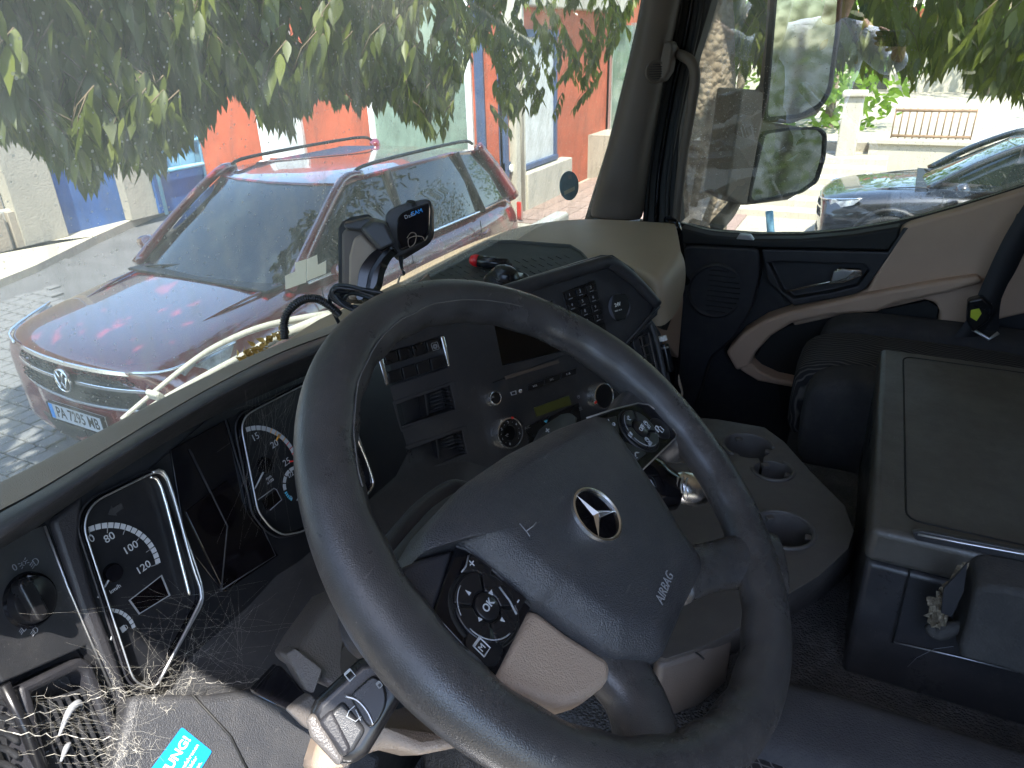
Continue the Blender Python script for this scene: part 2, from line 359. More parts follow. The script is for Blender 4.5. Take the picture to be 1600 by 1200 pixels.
def glassmat(k, tint, dirt, fres, side=False):
    """old vehicle glass: clear sheet with a film of dust, specks and run marks"""
    mm = bpy.data.materials.new(k); mm.use_nodes = True; t = mm.node_tree; N = t.nodes; L = t.links; N.remove(N['Principled BSDF'])
    out = N['Material Output']; tc = N.new('ShaderNodeTexCoord')
    tr = N.new('ShaderNodeBsdfTransparent'); tr.inputs[0].default_value = (*tint, 1)
    gl = N.new('ShaderNodeBsdfGlossy'); gl.inputs['Roughness'].default_value = .0
    lw = N.new('ShaderNodeLayerWeight'); lw.inputs[0].default_value = .5
    pw = N.new('ShaderNodeMath'); pw.operation = 'POWER'; pw.inputs[1].default_value = 4.5; L.new(lw.outputs['Facing'], pw.inputs[0])
    fm = N.new('ShaderNodeMath'); fm.operation = 'MULTIPLY_ADD'; fm.inputs[1].default_value = .8; fm.inputs[2].default_value = .03*fres; fm.use_clamp = True; L.new(pw.outputs[0], fm.inputs[0])
    m1 = N.new('ShaderNodeMixShader'); L.new(fm.outputs[0], m1.inputs[0]); L.new(tr.outputs[0], m1.inputs[1]); L.new(gl.outputs[0], m1.inputs[2])
    df = N.new('ShaderNodeBsdfDiffuse'); df.inputs[0].default_value = (.62, .60, .52, 1)
    tl = N.new('ShaderNodeBsdfTranslucent'); tl.inputs[0].default_value = (.62, .60, .52, 1)
    m2 = N.new('ShaderNodeMixShader'); m2.inputs[0].default_value = .6; L.new(df.outputs[0], m2.inputs[1]); L.new(tl.outputs[0], m2.inputs[2])
    def nz(scale, det, vec=None, rough=.6):
        n = N.new('ShaderNodeTexNoise'); n.inputs['Scale'].default_value = scale; n.inputs['Detail'].default_value = det; n.inputs['Roughness'].default_value = rough
        L.new(vec or tc.outputs['Object'], n.inputs['Vector']); return n.outputs[0]
    def mr(i, a, b, c, d):
        r = N.new('ShaderNodeMapRange'); r.inputs[1].default_value = a; r.inputs[2].default_value = b; r.inputs[3].default_value = c; r.inputs[4].default_value = d
        L.new(i, r.inputs[0]); return r.outputs[0]
    def mt(op, a, b):
        r = N.new('ShaderNodeMath'); r.operation = op; r.use_clamp = op == 'ADD'
        for i, q in enumerate((a, b)):
            if isinstance(q, (int, float)): r.inputs[i].default_value = q
            else: L.new(q, r.inputs[i])
        return r.outputs[0]
    film = mr(nz(3.5, 6), .3, .75, dirt*.35, dirt*1.1)
    mp = N.new('ShaderNodeMapping'); mp.inputs['Scale'].default_value = (60, 60, 4) if not side else (60, 60, 4); L.new(tc.outputs['Object'], mp.inputs[0])
    run = mr(nz(1, 5, mp.outputs[0], .7), .50, .85, 0, dirt*1.6)
    vo = N.new('ShaderNodeTexVoronoi'); vo.inputs['Scale'].default_value = 190; L.new(tc.outputs['Object'], vo.inputs[0])
    sep = N.new('ShaderNodeSeparateColor'); L.new(vo.outputs['Color'], sep.inputs[0])
    sz = mr(sep.outputs[1], 0, 1, .05, .30)
    on = mt('MULTIPLY', mt('LESS_THAN', vo.outputs['Distance'], sz), mt('GREATER_THAN', sep.outputs[0], .80))
    patch = mr(nz(2.2, 4), .35, .6, .1, 1)
    sp = mt('MULTIPLY', mt('MULTIPLY', on, patch), .55)
    tot = mt('ADD', mt('ADD', film, run), sp)
    m3 = N.new('ShaderNodeMixShader'); L.new(tot, m3.inputs[0]); L.new(m1.outputs[0], m3.inputs[1]); L.new(m2.outputs[0], m3.inputs[2])
    L.new(m3.outputs[0], out.inputs[0]); M[k] = mm
glassmat('windscreen_glass', (.97, 1, .97), .21, 1.0)
glassmat('door_glass', (.97, 1, .98), .05, 6.5, True)
# outdoor
dm('asphalt', (.11, .11, .115), .9, grain=2, gs=120, gd=.004, var=.3, vs=1.5)
dm('paver', (.15, .15, .155), .85, grain=2, gs=150, gd=.003, var=.3, vs=5)
dm('pavement', (.42, .38, .30), .9, grain=2, gs=60, gd=.004, var=.18, vs=1.2)
dm('pink_paver', (.30, .21, .17), .85, var=.25, vs=3)
dm('kerb', (.42, .41, .38), .85, var=.2)
dm('stucco', (.32, .27, .21), .9, grain=2, gs=40, gd=.006, var=.15, vs=1.5)
dm('stucco_pale', (.36, .33, .27), .9, grain=2, gs=40, gd=.006, var=.15, vs=1.5)
dm('blue_paint', (.035, .11, .32), .5, var=.3, vs=3)
dm('sky_blue', (.15, .42, .62), .5, col2=(.3, .52, .66), vs=2)
dm('orange_paint', (.50, .11, .05), .55, var=.3, vs=2)
dm('white_wall', (.50, .46, .37), .85, var=.12, vs=2)
dm('white_paint', (.75, .75, .72), .5)
dm('dark_frame', (.05, .08, .16), .5)
dm('shop_glass', (.22, .30, .24), .08, var=.5, vs=1.5)
dm('shop_white', (.60, .62, .60), .3, var=.2, vs=3)
dm('rust_rail', (.33, .21, .13), .8, var=.4, vs=20)
dm('bark', (.11, .085, .06), .95, grain=2, gs=35, gd=.03, col2=(.28, .22, .15), vs=14)
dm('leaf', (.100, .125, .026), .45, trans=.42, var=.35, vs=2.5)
dm('leaf_lit', (.19, .22, .04), .45, trans=.45, var=.3, vs=2.5)  # brighter leaf copy, coloured as if light shines through it
dm('leaf_far', (.16, .26, .04), .5, trans=.5, var=.3, vs=2)
dm('twig', (.14, .10, .06), .8)
dm('car_red', (.16, .008, .012), .22, coat=1, spec=.5, var=.1)
dm('car_dark', (.012, .014, .018), .25, coat=.8, dust=.3)
dm('car_blue', (.05, .10, .22), .25, coat=.8)
dm('car_glass', (.012, .016, .016), .03, spec=.8)
dm('car_trim', (.012, .012, .012), .5, var=.2)
dm('grille', (.02, .02, .02), .4)
dm('lamp', (.45, .48, .5), .06, spec=.9, col2=(.06, .06, .06), vs=14)
dm('tail', (.5, .02, .01), .1)
dm('tyre', (.02, .02, .02), .85, var=.2)
dm('alloy', (.50, .50, .46), .35)
dm('shirt', (.80, .87, .97), .85, grain=2, gs=90, gd=.01, col2=(.60, .70, .88), vs=8)
dm('trousers', (.05, .06, .08), .9, var=.2)
dm('skin', (.50, .27, .17), .5, var=.12, vs=30)
dm('hair', (.03, .02, .012), .6, var=.3, vs=60)
dm('phone', (.02, .02, .02), .15)
dm('cab_lining', (.50, .43, .35), .9, var=.1)
dm('cab_paint', (.55, .56, .57), .3, coat=.5)
dm('water_blue', (.05, .3, .55), .4, var=.3)
# ------------------------------------------------------------------ ground, street, buildings
def gmesh(name, x0, x1, y0, y1, z, m_, t=.3, par=None):
    return hexa(name, [V((x0, y0, z-t)), V((x1, y0, z-t)), V((x1, y1, z-t)), V((x0, y1, z-t))], [V((x0, y0, z)), V((x1, y0, z)), V((x1, y1, z)), V((x0, y1, z))], m_, par)
struct(gmesh('ground', -220, 260, -220, 260, -.02, M['asphalt'], 1))
struct(hexa('road', [V(p) for p in ((-60, -60, -.3), (9, -60, -.3), (9, 9, -.3), (-60, 9, -.3))], [V(p) for p in ((-60, -60, 0), (9, -60, 0), (9, 9, 0), (-60, 9, 0))], M['asphalt']))
pq_ = [hz(p, 0) for p in ((-500, 447), (0, 451), (60, 426), (150, 380), (240, 339), (300, 322))]+[V((9.6, 5.2, 0)), V((10.2, 5.2, 0)), V((9.9, 12, 0)), V((-12, 16, 0))]
pv = struct(hexa('pavement', [V((q.x, q.y, -.2)) for q in pq_], [V((q.x, q.y, .10)) for q in pq_], M['pavement']))
struct(hexa('pavement_side', [V(p) for p in ((9.2, -40, -.2), (30, -40, -.2), (30, 5.0, -.2), (9.2, 5.0, -.2))], [V(p) for p in ((9.2, -40, .12), (30, -40, .12), (30, 5.0, .12), (9.2, 5.0, .12))], M['pavement']))
# pavers of the road in view at the lower left
road_p = struct(box('paved_lane', (3.6, 6, .004), (4.4, 8, .004), M['asphalt'], None, bevel=0))
pav = []
for i in range(-2, 26):
    for j in range(-2, 50):
        c = V((1.6+i*.17, 2.4+j*.125+(.06 if i % 2 else 0), .018)); q = pj(c)
        if -60 < q[0] < 90 and 420 < q[1] < 800 and c.x < 5.2 and c.y < 8.6: pav.append((c, q))
pav.sort(key=lambda t: -t[1][1]); p0 = None
rest = []
for k, (c, q) in enumerate(pav):
    if k < 280:
        if p0 is None: p0 = box('paver', c, (.16, .115, .024), M['paver'], road_p, bevel=.006, seg=1); c0 = c.copy()
        else: dup(p0, (c.x-c0.x, c.y-c0.y, random.uniform(-.003, .002)))
    else: rest.append(boxg(c, V((1, 0, 0)), V((0, 1, 0)), V((0, 0, 1)), (.16, .115, .024)))
if rest: stuff(mesh('paver_field', *join_geo(rest), M['paver'], road_p))
X, Y, Z = V((1, 0, 0)), V((0, 1, 0)), V((0, 0, 1))
struct(hexa('bounce_ground', [V(p) for p in ((-14, -14, -.2), (-1.4, -14, -.2), (-1.4, 9, -.2), (-14, 9, -.2))], [V(p) for p in ((-14, -14, .05), (-1.4, -14, .05), (-1.4, 9, .05), (-14, 9, .05))], M['pavement']))  # unseen pale ground added to bounce warm light into the cab
# --- building at the far left: stucco pier, stone base, pale pillar, blue door, sky-blue hoarding
bA = thing('workshop_building', 'beige stuccoed building with a blue roller door beyond the pavement', 'building', (6, 10.8, 0))
def wall(name, x0, x1, z0, z1, y, m_, par, t=.25, **kw):
    return hexa(name, [V((x0, y, z0)), V((x1, y, z0)), V((x1, y+t, z0)), V((x0, y+t, z0))], [V((x0, y, z1)), V((x1, y, z1)), V((x1, y+t, z1)), V((x0, y+t, z1))], m_, par, **kw)
wall('wall', -6, 5.75, .5, 3.4, 10.75, M['stucco'], bA); wall('stone_base', -6, 5.95, 0, .62, 10.66, M['kerb'], bA, bevel=.02)
b1 = wall('plinth_slab', 5.30, 5.62, .02, .60, 10.58, M['stucco'], bA, t=.08, bevel=.01); wall('plinth_slab', 5.68, 5.93, .02, .60, 10.58, M['stucco'], bA, t=.08, bevel=.01)
wall('pillar', 5.78, 6.42, .1, 3.4, 10.55, M['stucco_pale'], bA, bevel=.01)
wall('roller_door', 6.42, 7.5, .1, 2.9, 10.72, M['blue_paint'], bA)
wall('pillar', 7.5, 8.0, .1, 3.4, 10.55, M['stucco_pale'], bA, bevel=.01)
wall('lintel', 6.42, 7.5, 2.9, 3.4, 10.6, M['stucco_pale'], bA)
hb = thing('hoarding', 'pale blue panelled hoarding with turquoise rails beside the blue door', 'hoarding', (8.8, 10.5, 0))
for i in range(6): wall('panel', 8.02+i*.34, 8.34+i*.34, .35, 3.4, 10.62+.01*(i % 2), M['sky_blue'], hb, t=.04, bevel=.004)
wall('base_panel', 8.0, 10.0, .12, .75, 10.5, M['blue_paint'], hb, t=.05)
for z in (.78, 1.18, 1.9): tube('rail', [V((8.0, 10.42, z)), V((10.0, 10.42, z))], .035, M['sky_blue'], hb)
for x in (8.05, 9.0, 9.9): tube('post', [V((x, 10.42, .1)), V((x, 10.42, 2.6))], .03, M['sky_blue'], hb)
for x, dx in ((8.9, .35), (9.7, .3)): tube('red_brace', [V((x+dx, 10.36, .1)), V((x-dx*.3, 10.36, 2.4))], .055, M['orange_paint'], hb)
# --- orange shop front: oblique wing and front wing
A0 = V((9.0, 10.4, 0)); A1 = V((9.98, 4.95, 0)); dA = (A1-A0).normalized(); nA = V((dA.y, -dA.x, 0)); 
if nA.dot(-A0) < 0: nA = -nA
bB = thing('orange_shop', 'long orange painted shop with white framed windows and blue trim', 'shop', (9.98, 4.95, 0))
def pan(name, s0, s1, z0, z1, off, m_, par=bB, t=.12, A=A0, d=dA, n=nA, **kw):
    ps = [A+d*s0+n*off, A+d*s1+n*off, A+d*s1+n*(off-t), A+d*s0+n*(off-t)]
    return hexa(name, [p+Z*z0 for p in ps], [p+Z*z1 for p in ps], m_, par, **kw)
LB = (A1-A0).length
pan('wall', 0, LB, .0, 3.5, 0, M['orange_paint'], t=.3)
pan('window', 1.3, 2.0, .9, 3.2, .03, M['shop_white'], t=.05); pan('window', 3.35, 4.9, .9, 3.2, .03, M['shop_glass'], t=.05)
for s in (1.28, 2.0, 3.3, 4.92): pan('window_frame', s-.05, s+.05, .85, 3.25, .07, M['white_paint'], t=.1, bevel=.01)
pan('window_frame', 5.02, 5.16, 0, 3.3, .05, M['dark_frame'], t=.1)
for s in (1.28, 3.3): pan('sill', s-.1, s+(.9 if s < 2 else 1.7), .78, .86, .12, M['white_paint'], t=.16, bevel=.01)
A2 = V((9.98, 4.95, 0)); dC = X.copy(); nC = -Y
def pc(name, s0, s1, z0, z1, off, m_, **kw): return pan(name, s0, s1, z0, z1, off, m_, A=A2, d=dC, n=nC, **kw)
cF = Fr(A2, nC, X)
def xs(px_, py_): return cF.px((px_, py_)).x-A2.x
pc('wall', 0, 14, 0, 3.5, 0, M['orange_paint'], t=.3)
# door, pillar, window and the wall under it, measured on the front
x1, x2 = xs(745, 250), xs(795, 250)
x3 = xs(812, 200); x4 = xs(862, 250); x5 = xs(878, 250); x6 = xs(960, 230)
pc('door', max(.02, x1), x2-.25, .14, 2.45, .04, M['orange_paint'], t=.06, bevel=.01)
pc('door_frame', x2-.25, x2-.12, .1, 2.6, .07, M['dark_frame'], t=.1, bevel=.01); pc('door_band', max(.02, x1), x2-.25, .75, .92, .06, M['dark_frame'], t=.03)
pc('pillar', x2-.05, x3-.12, .1, 3.4, .16, M['white_wall'], t=.2, bevel=.015)
pc('window', x3, x4, .8, 2.6, .03, M['shop_white'], t=.05)
for a in (x3-.06, x4): pc('window_frame', a, a+.09, .75, 2.65, .07, M['dark_frame'], t=.1, bevel=.01)
pc('window_frame', x3-.06, x4+.09, .72, .80, .09, M['dark_frame'], t=.12, bevel=.01); pc('window_frame', x3-.06, x4+.09, 2.6, 2.7, .09, M['dark_frame'], t=.12)
pc('low_wall', x3-.15, x5, .1, .70, .2, M['white_wall'], t=.22, bevel=.015)
pc('shop_window', x6-.6, x6+2.2, .3, 2.8, .04, M['shop_glass'], t=.05)
for a in (x6-.6, x6+.8, x6+2.2): pc('window_frame', a, a+.07, .25, 2.85, .09, M['satin'], t=.1)
pc('lintel', .0, 5, 3.0, 3.35, .18, M['white_wall'], t=.2, bevel=.02)
tube('downpipe', [V((10.03, 4.80, .1)), V((10.03, 4.80, 3.0)), V((10.3, 4.75, 3.3))], .05, M['white_wall'], bB)
lathe('door_knob', V((A2.x+(max(0, x1)+x2-.25)/2, A2.y-.075, .83)), -Y, [(.06, 0), (.055, .02), (0, .025)], M['white_paint'], bB, seg=16)
# tiles of the pink walk
pw = struct(box('paved_walk', (12.6, 3.2, .128), (6.4, 3.3, .012), M['pink_paver'], None, bevel=0))
t0 = None; cnt = 0
for i in range(26):
    for j in range(12):
        c = V((9.7+i*.24, 1.8+j*.26, .142)); q = pj(c)
        if 800 < q[0] < 960 and 270 < q[1] < 360 and cnt < 280:
            cnt += 1
            if t0 is None: t0 = box('walk_tile', c, (.232, .252, .018), M['pink_paver'], pw, bevel=.004, seg=1); tc0 = c.copy()
            else: dup(t0, (c.x-tc0.x, c.y-tc0.y, random.uniform(-.003, .003)))
# --- right side: sunlit garden wall, steps, pillar, iron railing, far wall
gw = thing('garden_wall', 'low sunlit cream garden wall carrying the rusty railing', 'wall', (13, -2, 0))
def bx3(name, x0, x1, y0, y1, z0, z1, m_, par, **kw): return hexa(name, [V((x0, y0, z0)), V((x1, y0, z0)), V((x1, y1, z0)), V((x0, y1, z0))], [V((x0, y0, z1)), V((x1, y0, z1)), V((x1, y1, z1)), V((x0, y1, z1))], m_, par, **kw)
bx3('wall', 13.0, 13.3, -14, .1, .1, .95, M['white_wall'], gw); bx3('coping', 12.95, 13.35, -14, .12, .95, 1.02, M['white_wall'], gw, bevel=.01)
rl = thing('iron_railing', 'rusty iron railing with thin upright bars on the garden wall', 'railing', (13.15, -1, 1.02))
rl_a = hx((1388, 235), 13.15); rl_b = hx((1512, 235), 13.15); rl_t = hx((1390, 172), 13.15)
for z in (1.06, rl_t.z): tube('rail', [V((13.15, rl_a.y, z)), V((13.15, rl_b.y, z))], .022, M['rust_rail'], rl)
nb = 12; b0 = None
for i in range(nb):
    y = rl_a.y+(rl_b.y-rl_a.y)*i/(nb-1)
    if b0 is None: b0 = tube('bar', [V((13.15, y, 1.02)), V((13.15, y, rl_t.z+.03))], .011, M['rust_rail'], rl, seg=6); yb = y
    else: dup(b0, (0, y-yb, 0))
pg = thing('gate_pillar', 'slim cream gate pillar at the head of the steps', 'pillar', (12.6, .7, 0))
pq = hx((1325, 215), 12.9); pt_ = hx((1328, 150), 12.9)
bx3('shaft', 12.75, 13.05, pq.y-.14, pq.y+.14, .1, pt_.z, M['white_wall'], pg, bevel=.02); bx3('cap', 12.7, 13.1, pq.y-.18, pq.y+.18, pt_.z, pt_.z+.08, M['white_wall'], pg, bevel=.02)
stp = thing('steps', 'wide pale stone steps in full sun behind the dark car', 'steps', (12, 1, 0))
for i in range(6): bx3('step', 11.0+i*.33, 11.36+i*.33+.002, -.2, 2.4, .1, .22+i*.11, M['white_wall'], stp, bevel=.01)
bx3('landing', 13.0, 17, .1, 2.4, .1, .78, M['pavement'], stp)
fy = thing('yard_house', 'far cream house wall with a low orange tiled roof behind the yard', 'house', (26, -2, 0))
bx3('wall', 26, 26.4, -14, 5, 0, 2.9, M['white_wall'], fy); bx3('roof', 25.6, 28, -14, 5, 2.9, 3.2, M['orange_paint'], fy)
for k in range(4): bx3('window', 25.96, 26.0, -9+k*3, -8+k*3, 1.0, 2.1, M['car_glass'], fy)
struct(bx3('yard', 13.3, 40, -30, 5, .1, .92, M['pavement'], None))
# blue railing by the tree trunk
br = thing('blue_railing', 'light blue tube railing beside the tree trunk under the mirror', 'railing', (4.4, .6, 0))
for a, b in (((1128, 225), (1108, 345)), ((1103, 345), (1140, 318)), ((1202, 330), (1205, 372)), ((1103, 345), (1100, 380))):
    tube('rail', [hx(a, 4.4), hx(b, 4.4)], .022, M['sky_blue'], br)
bin_ = thing('red_blue_post', 'small blue and red striped post behind the tree trunk', 'post', (5.2, 1, 0))
qa = hx((1133, 190), 5.2); qb = hx((1125, 330), 5.2)
bx3('post', 5.15, 5.25, qa.y-.05, qa.y+.05, qb.z-.6, qa.z, M['blue_paint'], bin_); bx3('red_band', 5.14, 5.26, qa.y-.056, qa.y+.056, qa.z-.3, qa.z-.15, M['orange_paint'], bin_)
# ------------------------------------------------------------------ cars
def seal(bm_o): return bm_o
def wheel_parts(name, par, c, ax, R=.34):
    n = V(ax)
    wh = lathe(name, V(c), n, [(R*.55, -.11), (R*.95, -.11), (R, -.07), (R, .07), (R*.95, .11), (R*.62, .11)], M['tyre'], par, seg=28)
    rim = lathe('rim', V(c), n, [(0, .06), (R*.12, .075), (R*.14, .06), (R*.14, .03), (R*.56, .03), (R*.60, .112), (R*.64, .112), (R*.64, 0)], M['alloy'], wh, seg=28)
    geo = []
    f = Fr(c, n)
    for k in range(5):
        a = 2*pi*k/5; d = f.u*cos(a)+f.v*sin(a); e = n.cross(d)
        geo.append(boxg(V(c)+d*R*.36+n*.07, d, e, n, (R*.48, .06, .03)))
    mesh('spoke', *join_geo(geo), M['alloy'], wh)
    return wh
def car(name, label, loc, ang, paint, glassm, suv=True, plate=None, group=None, front=True):
    """hatchback / suv body: x forward, y left"""
    root = thing(name, label, 'car', (0, 0, 0), group or 'cars parked along the street')
    Hh = 1.67 if suv else 1.47; k = 1.0 if suv else .9
    st = [(2.27, .74, .83, .30), (2.21, .88, .89, .24), (2.0, .93, .955, .22), (1.5, .925, 1.02, .22), (1.05, .92, 1.075, .22), (.4, .92, 1.08, .22), (-.6, .92, 1.09, .22), (-1.5, .92, 1.12, .22), (-2.0, .88, 1.13, .26), (-2.22, .80, 1.06, .34), (-2.27, .70, .95, .42)]
    rows = []
    for (x, hw, zt, zb) in st:
        zt *= k; pts = []
        prof = [(0, zt+.015), (.35, zt+.015), (.68, zt+.0), (.80, zt-.015), (.90, zt-.05), (.975, zt-.14), (1.0, .72*k), (1.005, .6*k), (.985, .42), (.97, zb+.03), (.90, zb), (.4, zb-.02), (0, zb-.02)]
        half = [V((x-.10*(q[0] if x > 2 else 0)**2, q[0]*hw, q[1])) for q in prof]
        rows.append(half+[V((p.x, -p.y, p.z)) for p in reversed(half[1:-1])])
    n = len(rows[0]); vs = [p for r in rows for p in r]; fs = [[i*n+j, i*n+(j+1) % n, (i+1)*n+(j+1) % n, (i+1)*n+j] for i in range(len(rows)-1) for j in range(n)]
    fs += [list(range(n)), list(range((len(rows)-1)*n, len(rows)*n))]
    body = mesh('body', vs, fs, paint, root, sub=2)
    # greenhouse: glass volume and roof skin
    def gh(x, z, hw): return [V((x, hw, z)), V((x, hw*.6, z+.012)), V((x, 0, z+.018)), V((x, -hw*.6, z+.012)), V((x, -hw, z))]
    r1 = Hh-.04
    lo = [(1.08, 1.06*k, .76), (.95, 1.075*k, .84), (-1.2, 1.10*k, .85), (-2.05, 1.10*k, .78)]
    hi = [(.30, r1-.03, .62), (.12, r1, .66), (-1.2, r1, .64), (-1.72, r1-.05, .60)]
    def loop(L):
        f_ = [V((L[0][0]+.12, 0, L[0][1])), V((L[0][0]+.08, .45*L[0][2]/.76, L[0][1])), V((L[0][0], L[0][2], L[0][1]))]+[V((x, w_, z)) for x, z, w_ in L[1:]]+[V((L[-1][0]-.06, .4, L[-1][1])), V((L[-1][0]-.08, 0, L[-1][1]))]
        return f_+[V((p.x, -p.y, p.z)) for p in reversed(f_[1:-1])]
    a, b = loop(lo), loop(hi); n = len(a)
    mid = [(p*.45+q*.55)+V((0, .02*(1 if p.y > 0 else -1 if p.y < 0 else 0), .0)) for p, q in zip(a, b)]
    vs = a+mid+b; fs = [[i+r*n, (i+1) % n+r*n, (i+1) % n+(r+1)*n, i+(r+1)*n] for r in range(2) for i in range(n)]+[[i+2*n for i in range(n)]]
    mesh('windows', vs, fs, glassm, root, bevel=.02, seg=2, ang=40)
    rf = [V((p.x*1.0, p.y*1.015, p.z+.012)) for p in b]; rin = [V((p.x*.8-.12, p.y*.72, p.z+.045)) for p in b]
    vs = rf+[p-Z*.03 for p in rf]+rin; fs = [[i, (i+1) % n, n+(i+1) % n, n+i] for i in range(n)]+[[i, (i+1) % n, 2*n+(i+1) % n, 2*n+i] for i in range(n)]+[[2*n+i for i in range(n)]]
    mesh('roof', vs, fs, paint, root, smooth=True, bevel=.01)
    for s in (1, -1):
        # pillars, rails, mirrors, handles, sills
        tube('front_pillar', [V((1.10, .775*s, 1.065*k)), V((.72, .72*s, 1.36*k)), V((.30, .645*s, r1)), V((.1, .67*s, r1+.02))], [.045, .038, .036, .03], paint, root, sm=4)
        tube('side_pillar', [V((-.15, .87*s, 1.09*k)), V((-.2, .68*s, r1))], .03, M['car_trim'], root)
        tube('rear_pillar', [V((-1.35, .87*s, 1.10*k)), V((-1.25, .665*s, r1))], .03, M['car_trim'], root)
        tube('tail_pillar', [V((-2.08, .80*s, 1.10*k)), V((-1.9, .70*s, 1.4*k)), V((-1.72, .62*s, r1))], [.07, .06, .05], paint, root, sm=4)
        tube('belt_trim', [V((1.0, .85*s, 1.085*k)), V((-1.2, .865*s, 1.11*k)), V((-2.0, .80*s, 1.115*k))], .012, M['chrome'] if suv else M['car_trim'], root)
        if suv: tube('roof_rail', [V((.15, .64*s, r1+.04)), V((-.1, .63*s, r1+.075)), V((-1.4, .61*s, r1+.075)), V((-1.65, .6*s, r1+.03))], .014, M['car_trim'], root, sm=4)
        mr_ = mesh('side_mirror', *join_geo([tubeg([V((.82, .93*s, 1.12*k)), V((.80, 1.0*s, 1.13*k)), V((.79, 1.10*s, 1.13*k))], [.05, .075, .05], 10)]), paint, root, smooth=True)
        wheel_parts('wheel', root, (1.40, .865*s, .34), (0, s, 0)); wheel_parts('wheel', root, (-1.33, .865*s, .34), (0, s, 0))
        for x in (1.40, -1.33):
            pts = [V((x+.40*cos(t), .905*s, .34+.40*sin(t))) for t in [pi*i/12 for i in range(13)]]
            tube('arch_trim', pts, .035, M['car_trim'], root, seg=6)
            lathe('arch_well', V((x, .80*s, .36)), (0, s, 0), [(0, .112), (.39, .112), (.39, .07)], M['car_trim'], root, seg=24)
        tube('sill_trim', [V((.95, .925*s, .3)), V((-.9, .925*s, .3))], .05, M['car_trim'], root)
        slab('tail_lamp', [V((-2.05, .885*s, 1.06*k)), V((-2.20, .82*s, 1.03*k)), V((-2.21, .83*s, .82*k)), V((-2.02, .9*s, .88*k))], (0, s, 0), -.03, .02, M['tail'], root, bevel=.01)
        for x in (-.05, -1.15): tube('door_handle', [V((x, .93*s, .93*k)), V((x-.08, .955*s, .935*k)), V((x-.18, .93*s, .94*k))], .012, paint, root)
        for x in (.95, -.1, -1.2): tube('door_seam', [V((x, .918*s, 1.05*k)), V((x, .937*s, .8*k)), V((x, .925*s, .40))], .004, M['car_trim'], root, seg=4)
        # bonnet crease
        tube('bonnet_crease', [V((2.02, .50*s, .905*k)), V((1.5, .60*s, 1.027*k)), V((1.05, .66*s, 1.082*k))], .009, paint, root, seg=6, sm=4)
    # front face (curved in plan)
    def xf(y, z): return 2.235-.20*(abs(y)/.86)**2.6-.25*max(0, z-.80*k)-.10*max(0, .42-z)
    def fp(name, y0, y1, za0, za1, zb0, zb1, off, t, m_, par=root, nseg=10, **kw):
        """curved plate on the front from y0 to y1; z edges interpolate from (za0,za1) to (zb0,zb1)"""
        vs = []; fs = []
        for i in range(nseg+1):
            q = i/nseg; y = y0+(y1-y0)*q; z0 = za0+(zb0-za0)*q; z1 = za1+(zb1-za1)*q
            for (z, o_) in ((z0, off), (z1, off), (z1, off-t), (z0, off-t)): vs.append(V((xf(y, z)+o_, y, z)))
        for i in range(nseg):
            for j in range(4): fs.append([i*4+j, i*4+(j+1) % 4, i*4+4+(j+1) % 4, i*4+4+j])
        fs += [[0, 1, 2, 3], [nseg*4+j for j in range(4)]]
        return mesh(name, vs, fs, m_, par, bevel=kw.pop('bevel', .006), **kw)
    for s in (1, -1):
        fp('bumper', 0, .86*s, .22, .62*k, .26, .70*k, 0, .3, paint, nseg=12, bevel=.02)
    fp('nose', -.62, .62, .84*k, .885*k, .84*k, .885*k, -.012, .12, paint, bevel=.02)
    gz = (.60*k, .845*k)
    fp('grille', -.64, .64, *gz, *gz, .008, .03, M['grille'], nseg=16)
    for s in (1, -1):
        fp('chrome_strip', 0 if s > 0 else 0, .66*s, .83*k, .856*k, .835*k, .86*k, .022, .02, M['chrome'], nseg=10, bevel=.003)
        fp('chrome_strip', .085*s, .80*s, .728*k, .752*k, .735*k, .757*k, .024, .02, M['chrome'], nseg=10, bevel=.003)
        fp('lower_strip', 0, .72*s, .585*k, .60*k, .61*k, .625*k, .018, .02, M['satin'], nseg=10, bevel=.003)
        fp('headlight', .645*s, .835*s, .765*k, .865*k, .80*k, .90*k, .012, .08, M['lamp'], nseg=6)
        slab('headlight_side', [V((2.02, .80*s, .865*k)), V((1.74, .905*s, .93*k)), V((1.80, .915*s, .86*k)), V((2.0, .845*s, .775*k))], (.35, s, 0), -.03, .02, M['lamp'], root, bevel=.008)
        tube('lamp_brow', [V((2.20, .56*s, .868*k)), V((2.09, .78*s, .885*k)), V((1.73, .915*s, .942*k))], .009, M['chrome'], root, sm=4)
        fp('lower_grille', 0, .62*s, .255, .39, .275, .37, .012, .02, M['grille'], nseg=8)
        fp('fog_trim', .60*s, .80*s, .36, .47, .42, .50, .012, .02, M['car_trim'], nseg=4)
    # grille mesh: rows of rounded cells
    geo = []
    for r_, z in enumerate((.635, .68, .785, .815)):
        for i in range(-8, 9):
            y = i*.075+(.037 if r_ % 2 else 0)
            if abs(y) > .6 or (abs(y) < .11): continue
            c = V((xf(y, z*k)+.012, y, z*k)); pts = [c+V((0, .030*cos(t), .013*sin(t))) for t in [2*pi*j/10 for j in range(10)]]
            geo.append(tubeg(pts, .004, 4, True))
    mesh('grille_mesh', *join_geo(geo), M['car_trim'], root, smooth=True)
